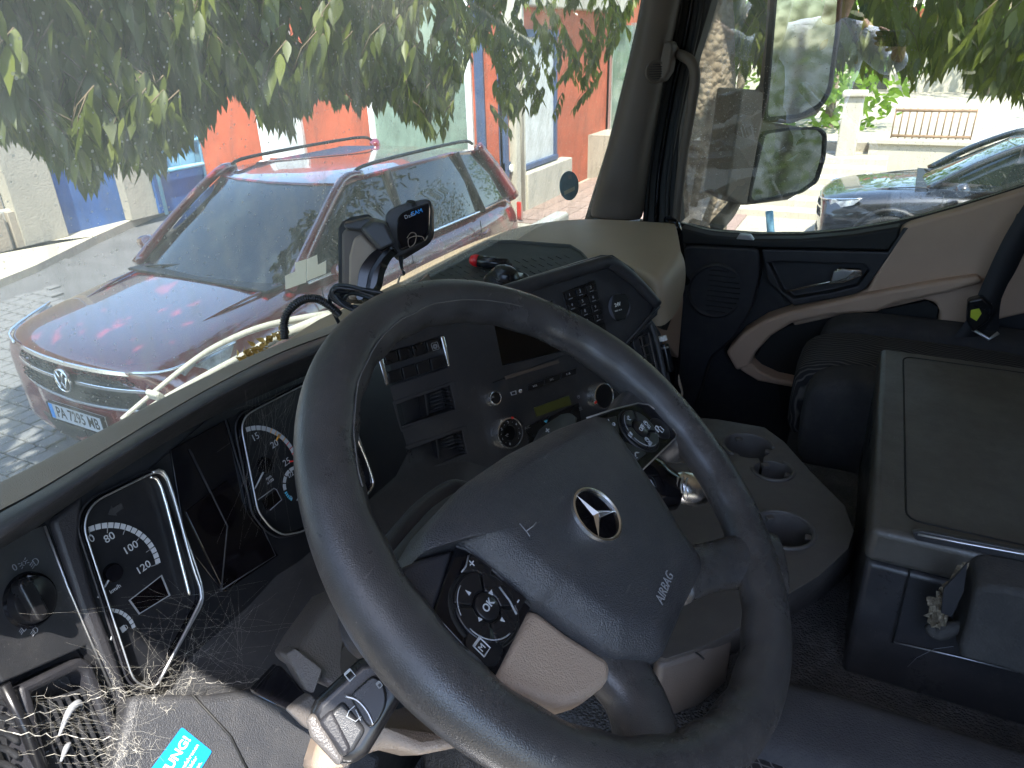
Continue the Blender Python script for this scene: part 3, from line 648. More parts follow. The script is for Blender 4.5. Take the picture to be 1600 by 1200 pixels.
    if front:
        bc = V((xf(0, .74)+.035, 0, .742*k))
        bd = lathe('badge', bc, X, [(.0, -.01), (.072, -.01), (.078, .0), (.078, .008), (.072, .012), (.066, .008), (.066, .002)], M['chrome'], root, seg=32); lathe('badge_back', bc, X, [(0, .0075), (.067, .0075)], M['grille'], bd)
        z_ = .010
        def bl(pts): return [bc+V((.011, a, b)) for a, b in pts]
        geo = []
        for pts in ([(-.030, .060), (-.003, .006), (.003, .006), (.030, .060)], [(-.056, .034), (-.026, -.052), (0, -.004), (.026, -.052), (.056, .034)]):
            pp = bl(pts); geo.append(tubeg(pp, .0065, 6))
        mesh('monogram', *join_geo(geo), M['chrome'], bd, smooth=True)
    if plate:
        pc_ = V((2.262, 0, .485)); pl_ = slab('number_plate', [pc_+V((0, a, b)) for a, b in ((-.265, -.056), (.265, -.056), (.265, .056), (-.265, .056))], X, -.02, .010, M['white_print'], root, r=.01, bevel=.002)
        slab('blue_band', [pc_+V((0, a, b)) for a, b in ((-.258, -.05), (-.222, -.05), (-.222, .05), (-.258, .05))], X, .010, .012, M['sticker_blue'], pl_, bevel=0)
        geo = [([pc_+V((.0105, a, b))+V((.001, 0, 0))*0 for a, b in q], [[0, 1, 2, 3]]) for q in ()]
        txt('plate_text', plate, pc_+V((.010, .018, 0)), Y, X, .105, M['rubber'], pl_, bold=.0022, sx=.80)
        frame_ring('plate_frame', [pc_+V((0, a, b)) for a, b in ((-.272, -.066), (.272, -.066), (.272, .060), (-.272, .060))], .965, X, -.01, .014, M['car_trim'], root, bevel=.002)
    tube('wiper', [V((1.15, .05, 1.085*k)), V((.98, .62, 1.14*k))], .008, M['car_trim'], root); tube('wiper', [V((1.15, -.6, 1.085*k)), V((1.04, -.05, 1.13*k))], .008, M['car_trim'], root)
    box('cowl', (1.15, 0, 1.07*k), (.16, 1.4, .02), M['car_trim'], root, bevel=.005)
    root.location = loc; root.rotation_euler = (0, 0, ang)
    return root
car('parked_car', 'dark red estate car parked across the front of the truck', (4.508, 4.10, 0), 3.115, M['car_red'], M['car_glass'], True, 'PA 7295 MB')
car('parked_car', 'dusty black car with pale hubcaps parked outside the passenger window', (9.75, -1.72, 0), radians(88), M['car_dark'], M['car_glass'], False, front=False)
car('parked_car', 'small blue car far off behind the black car', (15.5, -6.2, .9), radians(75), M['car_blue'], M['car_glass'], False, front=False)
# ------------------------------------------------------------------ tree
tree = thing('leafy_tree', 'leafy tree whose long pointed leaves hang before the windscreen', 'tree', (3.5, .74, 0))
tp = [V((3.62, .80, -.1)), V((3.56, .77, .8)), V((3.5, .75, 1.5)), V((3.47, .74, 2.1)), V((3.42, .85, 2.9)), V((3.3, 1.1, 3.8)), V((3.1, 1.5, 5.2))]
o = tube('trunk', tp, [.26, .19, .165, .155, .15, .12, .08], M['bark'], tree, seg=28, sm=14)
md = o.modifiers.new('d', 'DISPLACE'); tx = bpy.data.textures.new('bark', 'VORONOI'); tx.noise_scale = .06; md.texture = tx; md.strength = .007; md.texture_coords = 'LOCAL'
for a, b, c in (((3.42, .85, 2.9), (2.4, 1.4, 3.3), (.6, 1.9, 3.4)), ((3.4, .9, 3.1), (3.6, 1.9, 3.5), (3.9, 3.0, 3.6)), ((3.42, .85, 2.8), (3.9, .2, 3.2), (4.4, -.8, 3.4)), ((3.3, 1.1, 3.6), (1.8, 1.9, 3.9), (-.3, 2.4, 3.8)), ((3.42, .85, 2.95), (3.0, 0.2, 3.3), (3.2, -1.3, 3.5))):
    tube('limb', [V(a), V(b), V(c)], [.06, .04, .018], M['bark'], tree, seg=8, sm=6)
LIM = [(-300, 230), (-50, 240), (0, 238), (60, 250), (110, 295), (150, 330), (180, 280), (240, 300), (262, 285), (285, 255), (330, 215), (350, 160), (400, 190), (450, 235), (500, 170), (560, 190), (620, 185), (690, 235), (715, 150), (745, 90), (775, 110), (800, 235), (850, 262), (890, 270), (925, 150), (960, 90), (1040, 60), (1060, 160), (1100, 170), (1150, 130), (1200, 135), (1300, 120), (1345, 130), (1400, 135), (1440, 165), (1480, 120), (1520, 175), (1560, 165), (1600, 185), (1900, 200)]
def lim(x):
    for (a, b), (c, d) in zip(LIM, LIM[1:]):
        if a <= x <= c: return b+(d-b)*(x-a)/(c-a)
    return 200
def leafg(P, d, side, L, W, fold, curl):
    """one pointed leaf: base P, direction d"""
    d = d.normalized(); s = (side-d*side.dot(d)).normalized(); n = d.cross(s)
    q = []
    for t, wd in ((0, .03), (.12, .30), (.30, .5), (.52, .44), (.74, .22), (.9, .08)):
        c = P+d*L*t-n*curl*L*t*t
        q += [c-s*W*wd+n*fold*W*wd, c, c+s*W*wd+n*fold*W*wd]
    q.append(P+d*L-n*curl*L)
    f = []
    for i in range(5):
        for j in range(2): f.append([i*3+j, i*3+j+1, i*3+j+4, i*3+j+3])
    f += [[15, 16, 18], [16, 17, 18]]
    return q, f
near = []; mass = {'leaf': [], 'leaf_lit': []}; twigs = []
def sprig(P, light, scale=1, nl=9):
    """drooping twig ending near P (lowest leaf tip)"""
    az = random.uniform(0, 2*pi); out = V((cos(az), sin(az), 0)); L = .28*scale
    base = P+Z*L-out*.10
    pts = [base, base+out*.05-Z*.06*scale, base+out*.09-Z*.16*scale]
    twigs.append(tubeg(pts, [.0022, .0016, .001], 4))
    for i in range(nl):
        t = i/(nl-1); c = base+out*.09*t-Z*.17*scale*t
        a = az+(-1)**i*random.uniform(.5, 1.4); dd = V((cos(a)*.45, sin(a)*.45, -1+random.uniform(-.25, .35)))
        LL = scale*random.uniform(.085, .14); sd = V((cos(a+1.57+random.uniform(-.7, .7)), sin(a+1.57), random.uniform(-.3, .3)))
        g = leafg(c, dd, sd, LL, LL*random.uniform(.27, .39), random.uniform(-.1, .5), random.uniform(-.1, .3))
        q = pj(c)
        key = 'leaf_lit' if (random.random() < light) else 'leaf'
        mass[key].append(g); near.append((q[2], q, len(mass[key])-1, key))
rnd = random.random
cands = 0
for k in range(4300):
    px_ = random.uniform(-260, 985); band = rnd()
    l = lim(px_)
    py_ = l-random.uniform(0, 70)**1.0 if band < .30 else random.uniform(-330, l-30)
    yy = random.uniform(1.6, 3.0)
    if 690 < px_ < 790 and rnd() < .35: continue
    P = hy((px_, py_), yy)
    if P.z < 2.05 or P.x < -1.2 or P.x > 6.5: continue
    sprig(P, .25 if px_ < 650 else .7, random.uniform(.55, .88))  # right side takes more of the leaves coloured as lit
for k in range(1150):
    px_ = random.uniform(1050, 1800); l = lim(px_)
    py_ = l-random.uniform(0, 60) if rnd() < .35 else random.uniform(-250, l-30)
    P = hx((px_, py_), random.uniform(3.4, 5.6))
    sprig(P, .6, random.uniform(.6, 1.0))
for k in range(3400):      # crown above, for shade and reflections
    P = V((random.uniform(-1.8, 4.6), random.uniform(1.2, 5.0), random.uniform(3.5, 4.9)))
    if rnd() < .5: P = V((random.uniform(2.4, 6), random.uniform(-3.5, 2), random.uniform(3.2, 5.0)))
    sprig(P, .3, 2.3, 8)
vis = [t for t in near if -40 < t[1][0] < 1640 and -60 < t[1][1] < 420]
vis.sort(key=lambda t: t[0]); keep = {}
for t in vis[:290]: keep.setdefault(t[3], set()).add(t[2])
for key in mass:
    ks = keep.get(key, set())
    for i in sorted(ks): mesh('leaf', *mass[key][i], M[key], tree, smooth=True)
    stuff(mesh('foliage' if key == 'leaf' else 'lit_foliage', *join_geo([g for i, g in enumerate(mass[key]) if i not in ks]), M[key], tree, smooth=True))
stuff(mesh('twigs', *join_geo(twigs), M['twig'], tree, smooth=True))
# distant greenery right of the steps
def bush(name, label, c, r, m_, n=900, h=1.0):
    g = []
    for i in range(n):
        d = V((random.gauss(0, 1), random.gauss(0, 1), random.gauss(0, 1))).normalized()*r*(rnd()**.35); d.z *= h
        d *= 1+.25*noise.noise(d*2.2+V(c))
        dd = V((random.uniform(-1, 1), random.uniform(-1, 1), random.uniform(-1, .4))); g.append(leafg(V(c)+d, dd, V((rnd()-.5, rnd()-.5, rnd()-.5)), .22, .10, .2, .1))
    t = thing(name, label, 'tree', (c[0], c[1], 0), 'garden trees round the yard' if name == 'garden_tree' else None); stuff(mesh('crown', *join_geo(g), m_, t, smooth=True)); tube('trunk', [V((c[0], c[1], 0)), V((c[0]+.1, c[1], c[2]*.6)), V(c)], [.12, .09, .05], M['bark'], t); return t
bush('garden_shrub', 'bright sunlit shrub behind the slim gate pillar', (15.5, .9, 2.0), 1.3, M['leaf_far'])
bush('garden_tree', 'green garden tree left of the railing beyond the steps', (19, 3.2, 3.2), 2.4, M['leaf_far'], 1600)
bush('garden_tree', 'tall dark green tree at the right edge beyond the black car', (17, -6.5, 4.6), 3.0, M['leaf'], 2200)
def hedge():  # unseen, added to keep bright sky out of the passenger window reflection
    g = []
    for i in range(5200):
        c = V((random.gauss(-9.5, .55), random.uniform(-9, 9), random.uniform(.2, 4.3))); c.z *= 1-.12*noise.noise(c*.6)
        g.append(leafg(c, V((random.uniform(-1, 1), random.uniform(-1, 1), random.uniform(-1, .4))), V((rnd()-.5, rnd()-.5, rnd()-.5)), .34, .17, .2, .1))
    t = thing('sky_block_hedge', 'unseen hedge on the driver side, added to block reflected sky', 'hedge', (-9.5, 0, 0)); stuff(mesh('foliage', *join_geo(g), M['leaf'], t, smooth=True))
    bx3('core', -9.9, -9.2, -9, 9, 0, 3.6, M['leaf'], t, bevel=.1)
hedge()
bush('garden_tree', 'large dark tree behind the truck seen in the wing mirror', (3.6, -10, 3.0), 3.6, M['leaf'], 3000)
bush('garden_tree', 'green tree far behind the iron railing', (24.5, -2.5, 4.4), 2.6, M['leaf_far'], 1500)
# ------------------------------------------------------------------ truck cab: shell, floor, screen, pillars
def bb(name, x0, x1, y0, y1, z0, z1, m_, par=None, **kw): return box(name, ((x0+x1)/2, (y0+y1)/2, (z0+z1)/2), (x1-x0, y1-y0, z1-z0), m_, par, **kw)
struct(bb('cab_ceiling', -.05, 2.12, -1.45, .52, 3.02, 3.10, M['cab_lining'], bevel=.01))
struct(bb('cab_rear_wall', -.05, 2.12, -1.50, -1.42, 1.05, 3.05, M['cab_lining'], bevel=.01))
struct(bb('cab_floor', -.02, 2.10, -1.42, .95, 1.10, 1.18, M['carpet'], bevel=.01))
struct(bb('cab_side_wall', -.09, -.02, -1.42, -.62, 1.05, 3.05, M['cab_lining'], bevel=.01))
# header above the windscreen
struct(hexa('cab_front_header', [V((-.03, .50, 2.78)), V((2.08, .50, 2.78)), V((2.08, .575, 2.78)), V((-.03, .575, 2.78))], [V((-.03, .45, 3.05)), V((2.08, .45, 3.05)), V((2.08, .56, 3.05)), V((-.03, .56, 3.05))], M['cab_lining']))
struct(bb('cab_front_panel', -.02, 2.08, .83, .88, 1.0, 2.02, M['cab_paint'], bevel=.01))
struct(bb('cab_side_header', -.09, -.03, -.64, .60, 2.80, 3.05, M['cab_lining'], bevel=.01))
struct(hexa('cab_side_pillar', [V((-.10, .60, 1.9)), V((-.03, .60, 1.9)), V((-.03, .76, 1.9)), V((-.10, .76, 1.9))], [V((-.10, .44, 3.02)), V((-.03, .44, 3.02)), V((-.03, .56, 3.02)), V((-.10, .56, 3.02))], M['beige_pillar']))
# engine tunnel with carpet
tz = 1.70
tl = [hz(p, tz) for p in ((1000, 1320), (1010, 1090), (1120, 1000), (1240, 950), (1330, 860), (1345, 800))]
struct(hexa('engine_tunnel', [V((.52, -1.42, 1.18)), V((.52, .12, 1.18)), V((.60, .50, 1.18)), V((1.42, .62, 1.18)), V((1.42, -1.42, 1.18))],
     [V((.56, -1.42, tz)), V((.56, .10, tz)), V((.62, .50, tz-.0)), V((1.40, .56, tz)), V((1.40, -1.42, tz))], M['carpet'], bevel=.03, seg=3))
sc = thing('windscreen', 'dusty curved truck windscreen with a leafy view', 'windscreen', (1.0, .74, 2.03))
def wsp(x, z, k=0):
    e = max(0, abs(x-1.0)-.70); return V((x, .74-.25*(z-2.03)-.25*e*e*2+k, z))
rows = [[wsp(x/20*2.02-.02, 1.98+.82*j/8) for x in range(0, 21)] for j in range(9)]
pane = grid('pane', rows, M['windscreen_glass'], sc, smooth=True, solid=.004)
tube('rubber_seal', [wsp(x/20*2.0, 1.99) for x in range(21)], .012, M['rubber'], sc)
# A pillar (passenger side)
ap = thing('screen_pillar', 'beige lined windscreen pillar between windscreen and passenger window', 'pillar', (1.95, .66, 2.03))
def strip(name, xa, pts, th, m_, par, dirn=V((1, 0, 0)), **kw):
    return slab(name, [hx(p, xa) for p in pts], dirn, 0, th, m_, par, **kw)
lo = [(922, 345), (958, 230), (985, 120), (1003, 40), (1022, -60), (1040, -200)]; hi = [(1088, -200), (1072, -60), (1058, 20), (1032, 140), (1010, 270), (1003, 345)]
rowsA = []
for a, b in zip(lo, reversed(hi)):
    A_ = wsp(1.93, 2.0); P = hx(a, 1.88); Q = hx(b, 1.97); Md = (P+Q)/2+V((-.025, -.035, 0))
    rowsA.append([P+V((.07, .03, 0)), P, P*.6+Md*.4+V((-.006, 0, 0)), Md, Q*.6+Md*.4, Q, Q+V((.06, .02, 0))])
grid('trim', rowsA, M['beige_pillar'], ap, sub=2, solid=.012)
strip('trim_edge', 1.95, [(918, 350), (956, 228), (983, 118), (1001, 40), (1020, -60), (1042, -200), (1035, -200), (1012, -60), (994, 40), (976, 118), (949, 228), (911, 350)], .05, M['rubber'], ap)
# tweeter housing
tq = Fr(hx((1022, 113), 1.895), (-.80, -.60, 0), Z)
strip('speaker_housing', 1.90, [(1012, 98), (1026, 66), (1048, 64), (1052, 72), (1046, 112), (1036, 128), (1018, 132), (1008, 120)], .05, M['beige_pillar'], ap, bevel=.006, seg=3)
lathe('speaker_grille', hx((1024, 112), 1.895), (-.80, -.60, .05), [(0, .003), (.021, .003), (.022, .006), (.026, .006), (.028, .0)], M['beige_pillar'], ap)
for i in range(7):
    o_ = (i-3)*.0055; hw = math.sqrt(max(0, .019**2-o_**2)); c = hx((1024, 112), 1.895)+V((-.8, -.6, .05)).normalized()*.0045; e = V((.6, -.8, 0))
    tube('grille_bar', [c+Z*o_-e*hw, c+Z*o_+e*hw], .0012, M['rubber'], ap, seg=4)
# door frame seals
df_ = thing('door_frame', 'black rubber sealed door frame beside the grab handle', 'door frame', (2.0, .5, 2.0))
fr_l = [(1003, 352), (1010, 265), (1032, 138), (1058, 18), (1088, -200)]; fr_r = [(1060, 352), (1056, 290), (1062, 200), (1085, 90), (1112, 0), (1150, -200)]
strip('seal', 1.99, fr_l+list(reversed(fr_r)), .08, M['rubber'], df_, bevel=.004)
for k, off in enumerate((.0, 17, 34)):
    tube('seal_rib', [hx((a+off*(.9 if i else 1), b), 1.985) for i, (a, b) in enumerate([(1008, 350), (1015, 265), (1037, 138), (1063, 18), (1092, -200)])], .007, M['rubber'] if k != 1 else M['gloss_black'], df_, sm=4)
gh_ = thing('grab_handle', 'grey curved grab handle on the pillar left of the side window', 'handle', tuple(hx((1060, 200), 1.94)))
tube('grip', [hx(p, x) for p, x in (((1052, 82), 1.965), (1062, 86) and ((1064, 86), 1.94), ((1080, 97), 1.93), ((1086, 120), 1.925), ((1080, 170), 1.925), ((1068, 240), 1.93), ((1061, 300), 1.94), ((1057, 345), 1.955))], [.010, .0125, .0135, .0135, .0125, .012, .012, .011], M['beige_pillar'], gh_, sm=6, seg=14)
lathe('mount', hx((1052, 82), 1.965), (-.8, -.5, .1), [(0, .012), (.014, .012), (.018, 0)], M['beige_pillar'], gh_)
# ------------------------------------------------------------------ passenger door
dr = thing('passenger_door', 'passenger door with black and beige panels and a silver opener', 'door', (DOORX, 0, 1.6))
topl = [(1000, 350), (1060, 354), (1110, 366), (1180, 371), (1250, 371), (1330, 364), (1420, 348), (1500, 327), (1600, 296), (1720, 250)]
base = [hx(p, DOORX+.02) for p in topl]
base += [V((DOORX+.02, -1.3, base[-1].z)), V((DOORX+.02, -1.3, 1.2)), V((DOORX+.02, .75, 1.2)), V((DOORX+.02, .75, base[0].z))]
slab('panel', base, X, 0, .07, M['navy_door'], dr)
tube('window_seal', [hx(p, DOORX+.03) for p in topl], .011, M['rubber'], dr, sm=4)
tube('dusty_edge', [hx((a, b-5), DOORX+.05) for a, b in topl], .006, M['tape'], dr, sm=4)
def dpan(name, pts, x, t, m_, r=.0, **kw): return slab(name, [hx(p, x) for p in pts], X, 0, t, m_, dr, r=r, **kw)
# upper black band and opener plate
dpan('sill_trim', [(1062, 356), (1110, 368), (1180, 374), (1250, 374), (1330, 367), (1408, 354), (1404, 372), (1388, 392), (1195, 388), (1066, 382)], 1.985, .05, M['rubber'], bevel=.006)
dpan('corner_panel', [(1068, 384), (1187, 389), (1186, 440), (1172, 490), (1145, 530), (1110, 560), (1085, 640), (1060, 640), (1060, 540), (1066, 470)], 1.975, .06, M['navy_door'], r=.02, bevel=.006)
lathe('speaker', hx((1118, 455), 1.974), (-1, -.1, 0), [(0, .002), (.070, .002), (.075, .006), (.08, .004), (.083, 0)], M['navy_door'], dr, seg=40)
for k in range(9):
    o_ = (k-4)*.015; hw = math.sqrt(.068**2-o_**2); c = hx((1118, 455), 1.971)
    tube('speaker_slot', [c+Z*o_+Y*hw, c+Z*o_-Y*hw], .0018, M['rubber'], dr, seg=4)
op = dpan('opener_plate', [(1190, 390), (1388, 394), (1412, 356), (1424, 354), (1352, 452), (1330, 462), (1240, 478), (1200, 440)], 1.985, .05, M['navy_door'], bevel=.004)
cut(op, [hx(p, 1.98) for p in ((1200, 412), (1215, 410), (1350, 414), (1358, 424), (1340, 448), (1300, 458), (1240, 468), (1222, 456))], X, -.02, .035)
h1 = slab('opener', [hx(p, 1.972) for p in ((1308, 419), (1346, 421), (1347, 430), (1318, 441), (1294, 443))], X, -.006, .012, M['chrome'], dr, bevel=.003)
slab('opener_grip', [hx(p, 1.965) for p in ((1303, 424), (1316, 420), (1334, 424), (1322, 434), (1298, 441))], X, -.004, .006, M['satin'], dr, bevel=.002)
tube('opener_line', [hx((1228, 455), 1.975), hx((1294, 441), 1.97), hx((1346, 425), 1.968)], .0028, M['chrome'], dr)
sw = dpan('window_switch', [(1155, 366), (1172, 368), (1178, 376), (1150, 374)], 1.975, .02, M['satin'], bevel=.002)
# beige panel with pocket
bp_ = dpan('beige_panel', [(1411, 356), (1424, 350), (1500, 329), (1600, 298), (1690, 262), (1690, 470), (1560, 500), (1505, 530), (1462, 534), (1469, 488), (1462, 474), (1445, 469), (1380, 484), (1300, 497), (1240, 510), (1232, 486), (1330, 466), (1356, 452)], 1.985, .05, M['beige_door'], bevel=.008, seg=3)
dpan('arm_rest', [(1236, 487), (1349, 462), (1470, 440), (1530, 432), (1536, 442), (1478, 458), (1400, 474), (1370, 488), (1302, 492), (1262, 500), (1236, 506), (1204, 526), (1180, 552), (1171, 574), (1150, 580), (1134, 551), (1160, 522), (1196, 500)], 1.955, .08, M['beige_door'], bevel=.010, seg=3)
dpan('lower_arm', [(1136, 550), (1171, 566), (1186, 580), (1212, 592), (1240, 598), (1240, 606), (1216, 602), (1184, 596), (1158, 580)], 1.957, .07, M['beige_door'], bevel=.006)
dpan('pocket', [(1171, 572), (1204, 522), (1262, 498), (1370, 486), (1450, 470), (1466, 480), (1460, 532), (1500, 700), (1220, 640), (1214, 592), (1186, 584)], 2.01, .02, M['rubber'])
wp = thing('passenger_window', 'dirty passenger window reflecting the photographer in a blue shirt', 'window', (2.06, 0, 2.05))
pts = [hx(p, 2.055) for p in ((1046, 356), (1110, 372), (1200, 376), (1330, 370), (1420, 354), (1600, 305), (1760, 240))]
slab('pane', pts+[V((2.055, -.85, pts[-1].z)), V((2.055, -.85, 2.98)), V((2.055, .58, 2.98))], X, 0, .004, M['door_glass'], wp, bevel=0)
# rear door frame pillar and belt
struct(bb('cab_door_pillar', 1.98, 2.10, -1.42, -.80, 1.1, 3.05, M['beige_pillar'], bevel=.02))
# ------------------------------------------------------------------ wing mirror
mi = thing('wing_mirror', 'double wing mirror with beige shell outside the passenger window', 'mirror', tuple(hx((1180, 300), 2.36)))
mfr = Fr(hx((1235, 200), 2.36), (-.62, -.78, .0), Z)
def mpl(ps, k=0): return [mfr.px(p, k) for p in ps]
sh2 = [(1190, 142), (1198, 132), (1208, 60), (1216, -60), (1318, -60), (1310, 60), (1297, 148), (1283, 178), (1240, 194), (1190, 190)]
slab('upper_shell', mpl(sh2), mfr.n, -.035, -.006, M['mirror_shell'], mi, bevel=.008, seg=3)
sh = [(1180, 142), (1196, 140), (1200, 190), (1240, 196), (1292, 205), (1290, 250), (1276, 290), (1235, 314), (1172, 322), (1164, 318)]
slab('shell', mpl(sh), mfr.n, -.11, -.006, M['mirror_shell'], mi, bevel=.012, seg=3)
slab('side_cover', mpl([(1157, 138), (1190, 144), (1188, 190), (1165, 318), (1160, 321), (1131, 306), (1136, 280)], 0), mfr.n, -.10, .008, M['mirror_shell'], mi, bevel=.006)
frame_ring('upper_bezel', mpl([(1196, 138), (1212, -60), (1318, -60), (1310, 50), (1298, 140), (1284, 166), (1250, 184), (1192, 190)]), .93, mfr.n, -.01, .008, M['rubber'], mi, r=.02, bevel=.002)
slab('upper_glass', inset(mpl([(1196, 138), (1212, -60), (1318, -60), (1310, 50), (1298, 140), (1284, 166), (1250, 184), (1192, 190)]), .95), mfr.n, -.006, .001, M['mirror'], mi, r=.018, bevel=.0005)
LM = [(1190, 206), (1230, 200), (1278, 198), (1290, 208), (1288, 245), (1276, 284), (1250, 302), (1172, 318), (1166, 310)]
frame_ring('lower_bezel', mpl(LM), .93, mfr.n, -.01, .008, M['rubber'], mi, r=.015, bevel=.002)
mf2 = Fr(mfr.px((1228, 260)), (-.60, -.74, .14))
lg = inset(mpl(LM), .95)
slab('lower_glass', lg, mfr.n, -.006, .001, M['mirror'], mi, r=.014, bevel=.0005)
tube('bracket', [hx((1150, 312), 2.4), hx((1140, 330), 2.3), hx((1120, 352), 2.12)], .022, M['mirror_shell'], mi, sm=4)
# ------------------------------------------------------------------ dashboard
da = thing('dashboard', 'dusty dark truck dashboard with grained hood and beige top', 'dashboard', (1.0, .6, 1.9))
# hood over the instruments: outer edge, crease, rolled lip, underside
e0 = [(-120, 795), (0, 742), (100, 691), (200, 641), (300, 591), (380, 556), (440, 531), (520, 505), (600, 470), (680, 440)]
e1 = [(-120, 850), (0, 800), (100, 742), (200, 680), (300, 620), (380, 578), (440, 548), (520, 520), (600, 490), (680, 465)]
e2 = [(-120, 925), (0, 852), (100, 780), (200, 712), (300, 648), (380, 604), (440, 578), (520, 545), (600, 515), (680, 490)]
r0 = [hz(p, 2.165) for p in e0]; r1 = [hz(p, 2.172) for p in e1]; r2 = [hy(p, .545) for p in e2]
rm = [p+V((0, .025, -.06)) for p in r0]; rm2 = [p+V((0, .2, -.14)) for p in rm]
r1b = [(a*.5+b*.5)+V((0, -.012, .008)) for a, b in zip(r1, r2)]
ru = [p+V((0, .03, -.012)) for p in r2]; ru2 = [p+V((0, .045, -.045)) for p in ru]
hm = [a*.12+b*.88+V((0, 0, .0005)) for a, b in zip(r0, r1)]
grid('hood', [rm2, rm, r0, [(a+b)/2+V((0, 0, .002)) for a, b in zip(r0, r1)], hm, r1], M['hood_soft'], da, sub=2)
grid('hood_lip', [[p-Z*.004+V((0, .006, 0)) for p in r1], [p-Z*.0005 for p in r1], r1b, r2, ru, ru2], M['black_plastic'], da, sub=2)
# instrument backing (dark recess) and knee panel under it, swept along the width
prof = [(.635, 2.14), (.585, 1.99), (.563, 1.935), (.548, 1.915), (.50, 1.895), (.47, 1.87), (.46, 1.80), (.50, 1.68), (.58, 1.45), (.62, 1.2)]
xs_ = [-.02, .10, .25, .45, .65, .80, .93, 1.0]
grid('fascia', [[V((x, y+(.0 if x < .9 else (x-.9)*.3), z)) for y, z in prof] for x in xs_], M['black_plastic'], da, bevel=0, smooth=True, solid=.006)
n = CL.n
# cluster well: a dark panel set behind the binnacle frame
slab('instrument_panel', CL.pl([(60, 880), (375, 610), (600, 505), (640, 700), (590, 800), (430, 900), (235, 1120), (195, 1120), (110, 1000)]), n, -.03, .002, M['cluster_face'], da)
# centre screen between the gauges
slab('centre_display', CL.pl([(262, 704), (352, 655), (383, 760), (428, 868), (340, 920), (285, 850)]), n, .002, .005, M['gloss_black'], da, bevel=.001)
slab('display_trim', CL.pl([(284, 800), (350, 750), (430, 868), (345, 925)]), n, .004, .0065, M['screen'], da, bevel=.001)
tube('display_edge', CL.pl([(296, 702), (355, 822), (345, 925)], .006), .0012, M['navy_door'], da, seg=5); tube('display_edge', CL.pl([(352, 655), (383, 760), (430, 868), (345, 922)], .006), .001, M['black_plastic'], da, seg=5)
# --- gauges
def circ3(p):
    (ax, ay), (bx_, by_), (cx_, cy_) = p; d = 2*(ax*(by_-cy_)+bx_*(cy_-ay)+cx_*(ay-by_))
    ux = ((ax*ax+ay*ay)*(by_-cy_)+(bx_*bx_+by_*by_)*(cy_-ay)+(cx_*cx_+cy_*cy_)*(ay-by_))/d
    uy = ((ax*ax+ay*ay)*(cx_-bx_)+(bx_*bx_+by_*by_)*(ax-cx_)+(cx_*cx_+cy_*cy_)*(bx_-ax))/d
    return ux, uy, math.hypot(ax-ux, ay-uy)
def arc_marks(par, P3, nseg, wid, m_, gap=.18, ext=(0, 0), z=.0042, name='scale_mark', colors=None, cen=None):
    c = cen or circ3([CL.uv(CL.px(p)) for p in P3]); A = [math.atan2(CL.uv(CL.px(p))[1]-c[1], CL.uv(CL.px(p))[0]-c[0]) for p in (P3[0], P3[2])]
    if A[1]-A[0] > pi: A[1] -= 2*pi
    if A[0]-A[1] > pi: A[1] += 2*pi
    a0, a1 = A[0]+ext[0], A[1]-ext[1]; R = c[2]; o0 = None
    for i in range(nseg):
        s = a0+(a1-a0)*(i+gap/2)/nseg; e = a0+(a1-a0)*(i+1-gap/2)/nseg; q = []
        for r_, aa in ((R, (s, (s+e)/2, e)), (R-wid, (e, (s+e)/2, s))):
            for t in aa: q.append(CL.at(c[0]+r_*cos(t), c[1]+r_*sin(t), z))
        slab(name, q, n, 0, .0004, colors(i) if colors else m_, par, bevel=0)
    return c, a0, a1
gauge_lbl = [('speed_gauge', 'left instrument with the speed dial reading to 120 km/h', [(128, 826), (133, 800), (148, 781), (235, 738), (248, 737), (258, 746), (314, 912), (317, 940), (250, 1062), (238, 1078), (222, 1074), (205, 1062)]),
             ('rev_gauge', 'right instrument with the rev dial partly behind the wheel rim', [(374, 668), (380, 650), (395, 640), (470, 602), (500, 592), (530, 600), (578, 735), (582, 760), (560, 785), (470, 832), (440, 838), (420, 826), (400, 800)])]
G = []
for nm, lb, outl in gauge_lbl:
    t = thing(nm, lb, 'gauge', tuple(CL.px(outl[0])), 'dashboard gauges'); pts = fit([q-n*.014 for q in CL.pl(outl, .014)], .008, 3)
    slab('dial_face', inset(pts, .985), n, .003, .0042, M['cluster_face'], t, bevel=0)
    ring('bezel', pts, inset(pts, .97), n, .003, .016, M['gloss_black'], t, bevel=.002)
    tube('chrome_rim', [p+n*.0165 for p in inset(pts, .99)], .0010, M['satin'], t, closed=True, seg=8)
    tube('outer_rim', [p+n*.008 for p in inset(pts, 1.02)], .0011, M['navy_door'], t, closed=True, seg=6)
    G.append(t)
# bright broad chrome lip at the right side of the speed gauge and the rev gauge
tube('chrome_lip', CL.pl([(238, 738), (262, 748), (300, 880), (314, 925), (306, 955), (248, 1066)], .019), .0016, M['satin'], G[0], seg=8, sm=4)
tube('inner_lip', CL.pl([(234, 745), (252, 762), (286, 890), (296, 930)], .012), .002, M['chrome'], G[0], seg=8, sm=4)
tube('chrome_lip', CL.pl([(535, 650), (560, 690), (578, 735), (582, 760), (560, 785), (545, 792)], .019), .0022, M['chrome'], G[1], seg=8, sm=4)
sg, rg = G
c, a0, a1 = arc_marks(sg, [(133, 824), (210, 827), (247, 880)], 15, .0052, M['white_print'], z=.0044)
for i in range(0, 16, 3):
    t = a0+(a1-a0)*i/15; p = CL.at(c[0]+(c[2]-.002)*cos(t), c[1]+(c[2]-.002)*sin(t), .0045); q = CL.at(c[0]+(c[2]-.010)*cos(t), c[1]+(c[2]-.010)*sin(t), .0045)
    tube('tick', [p, q], .00035, M['grey_print'], sg, seg=4)
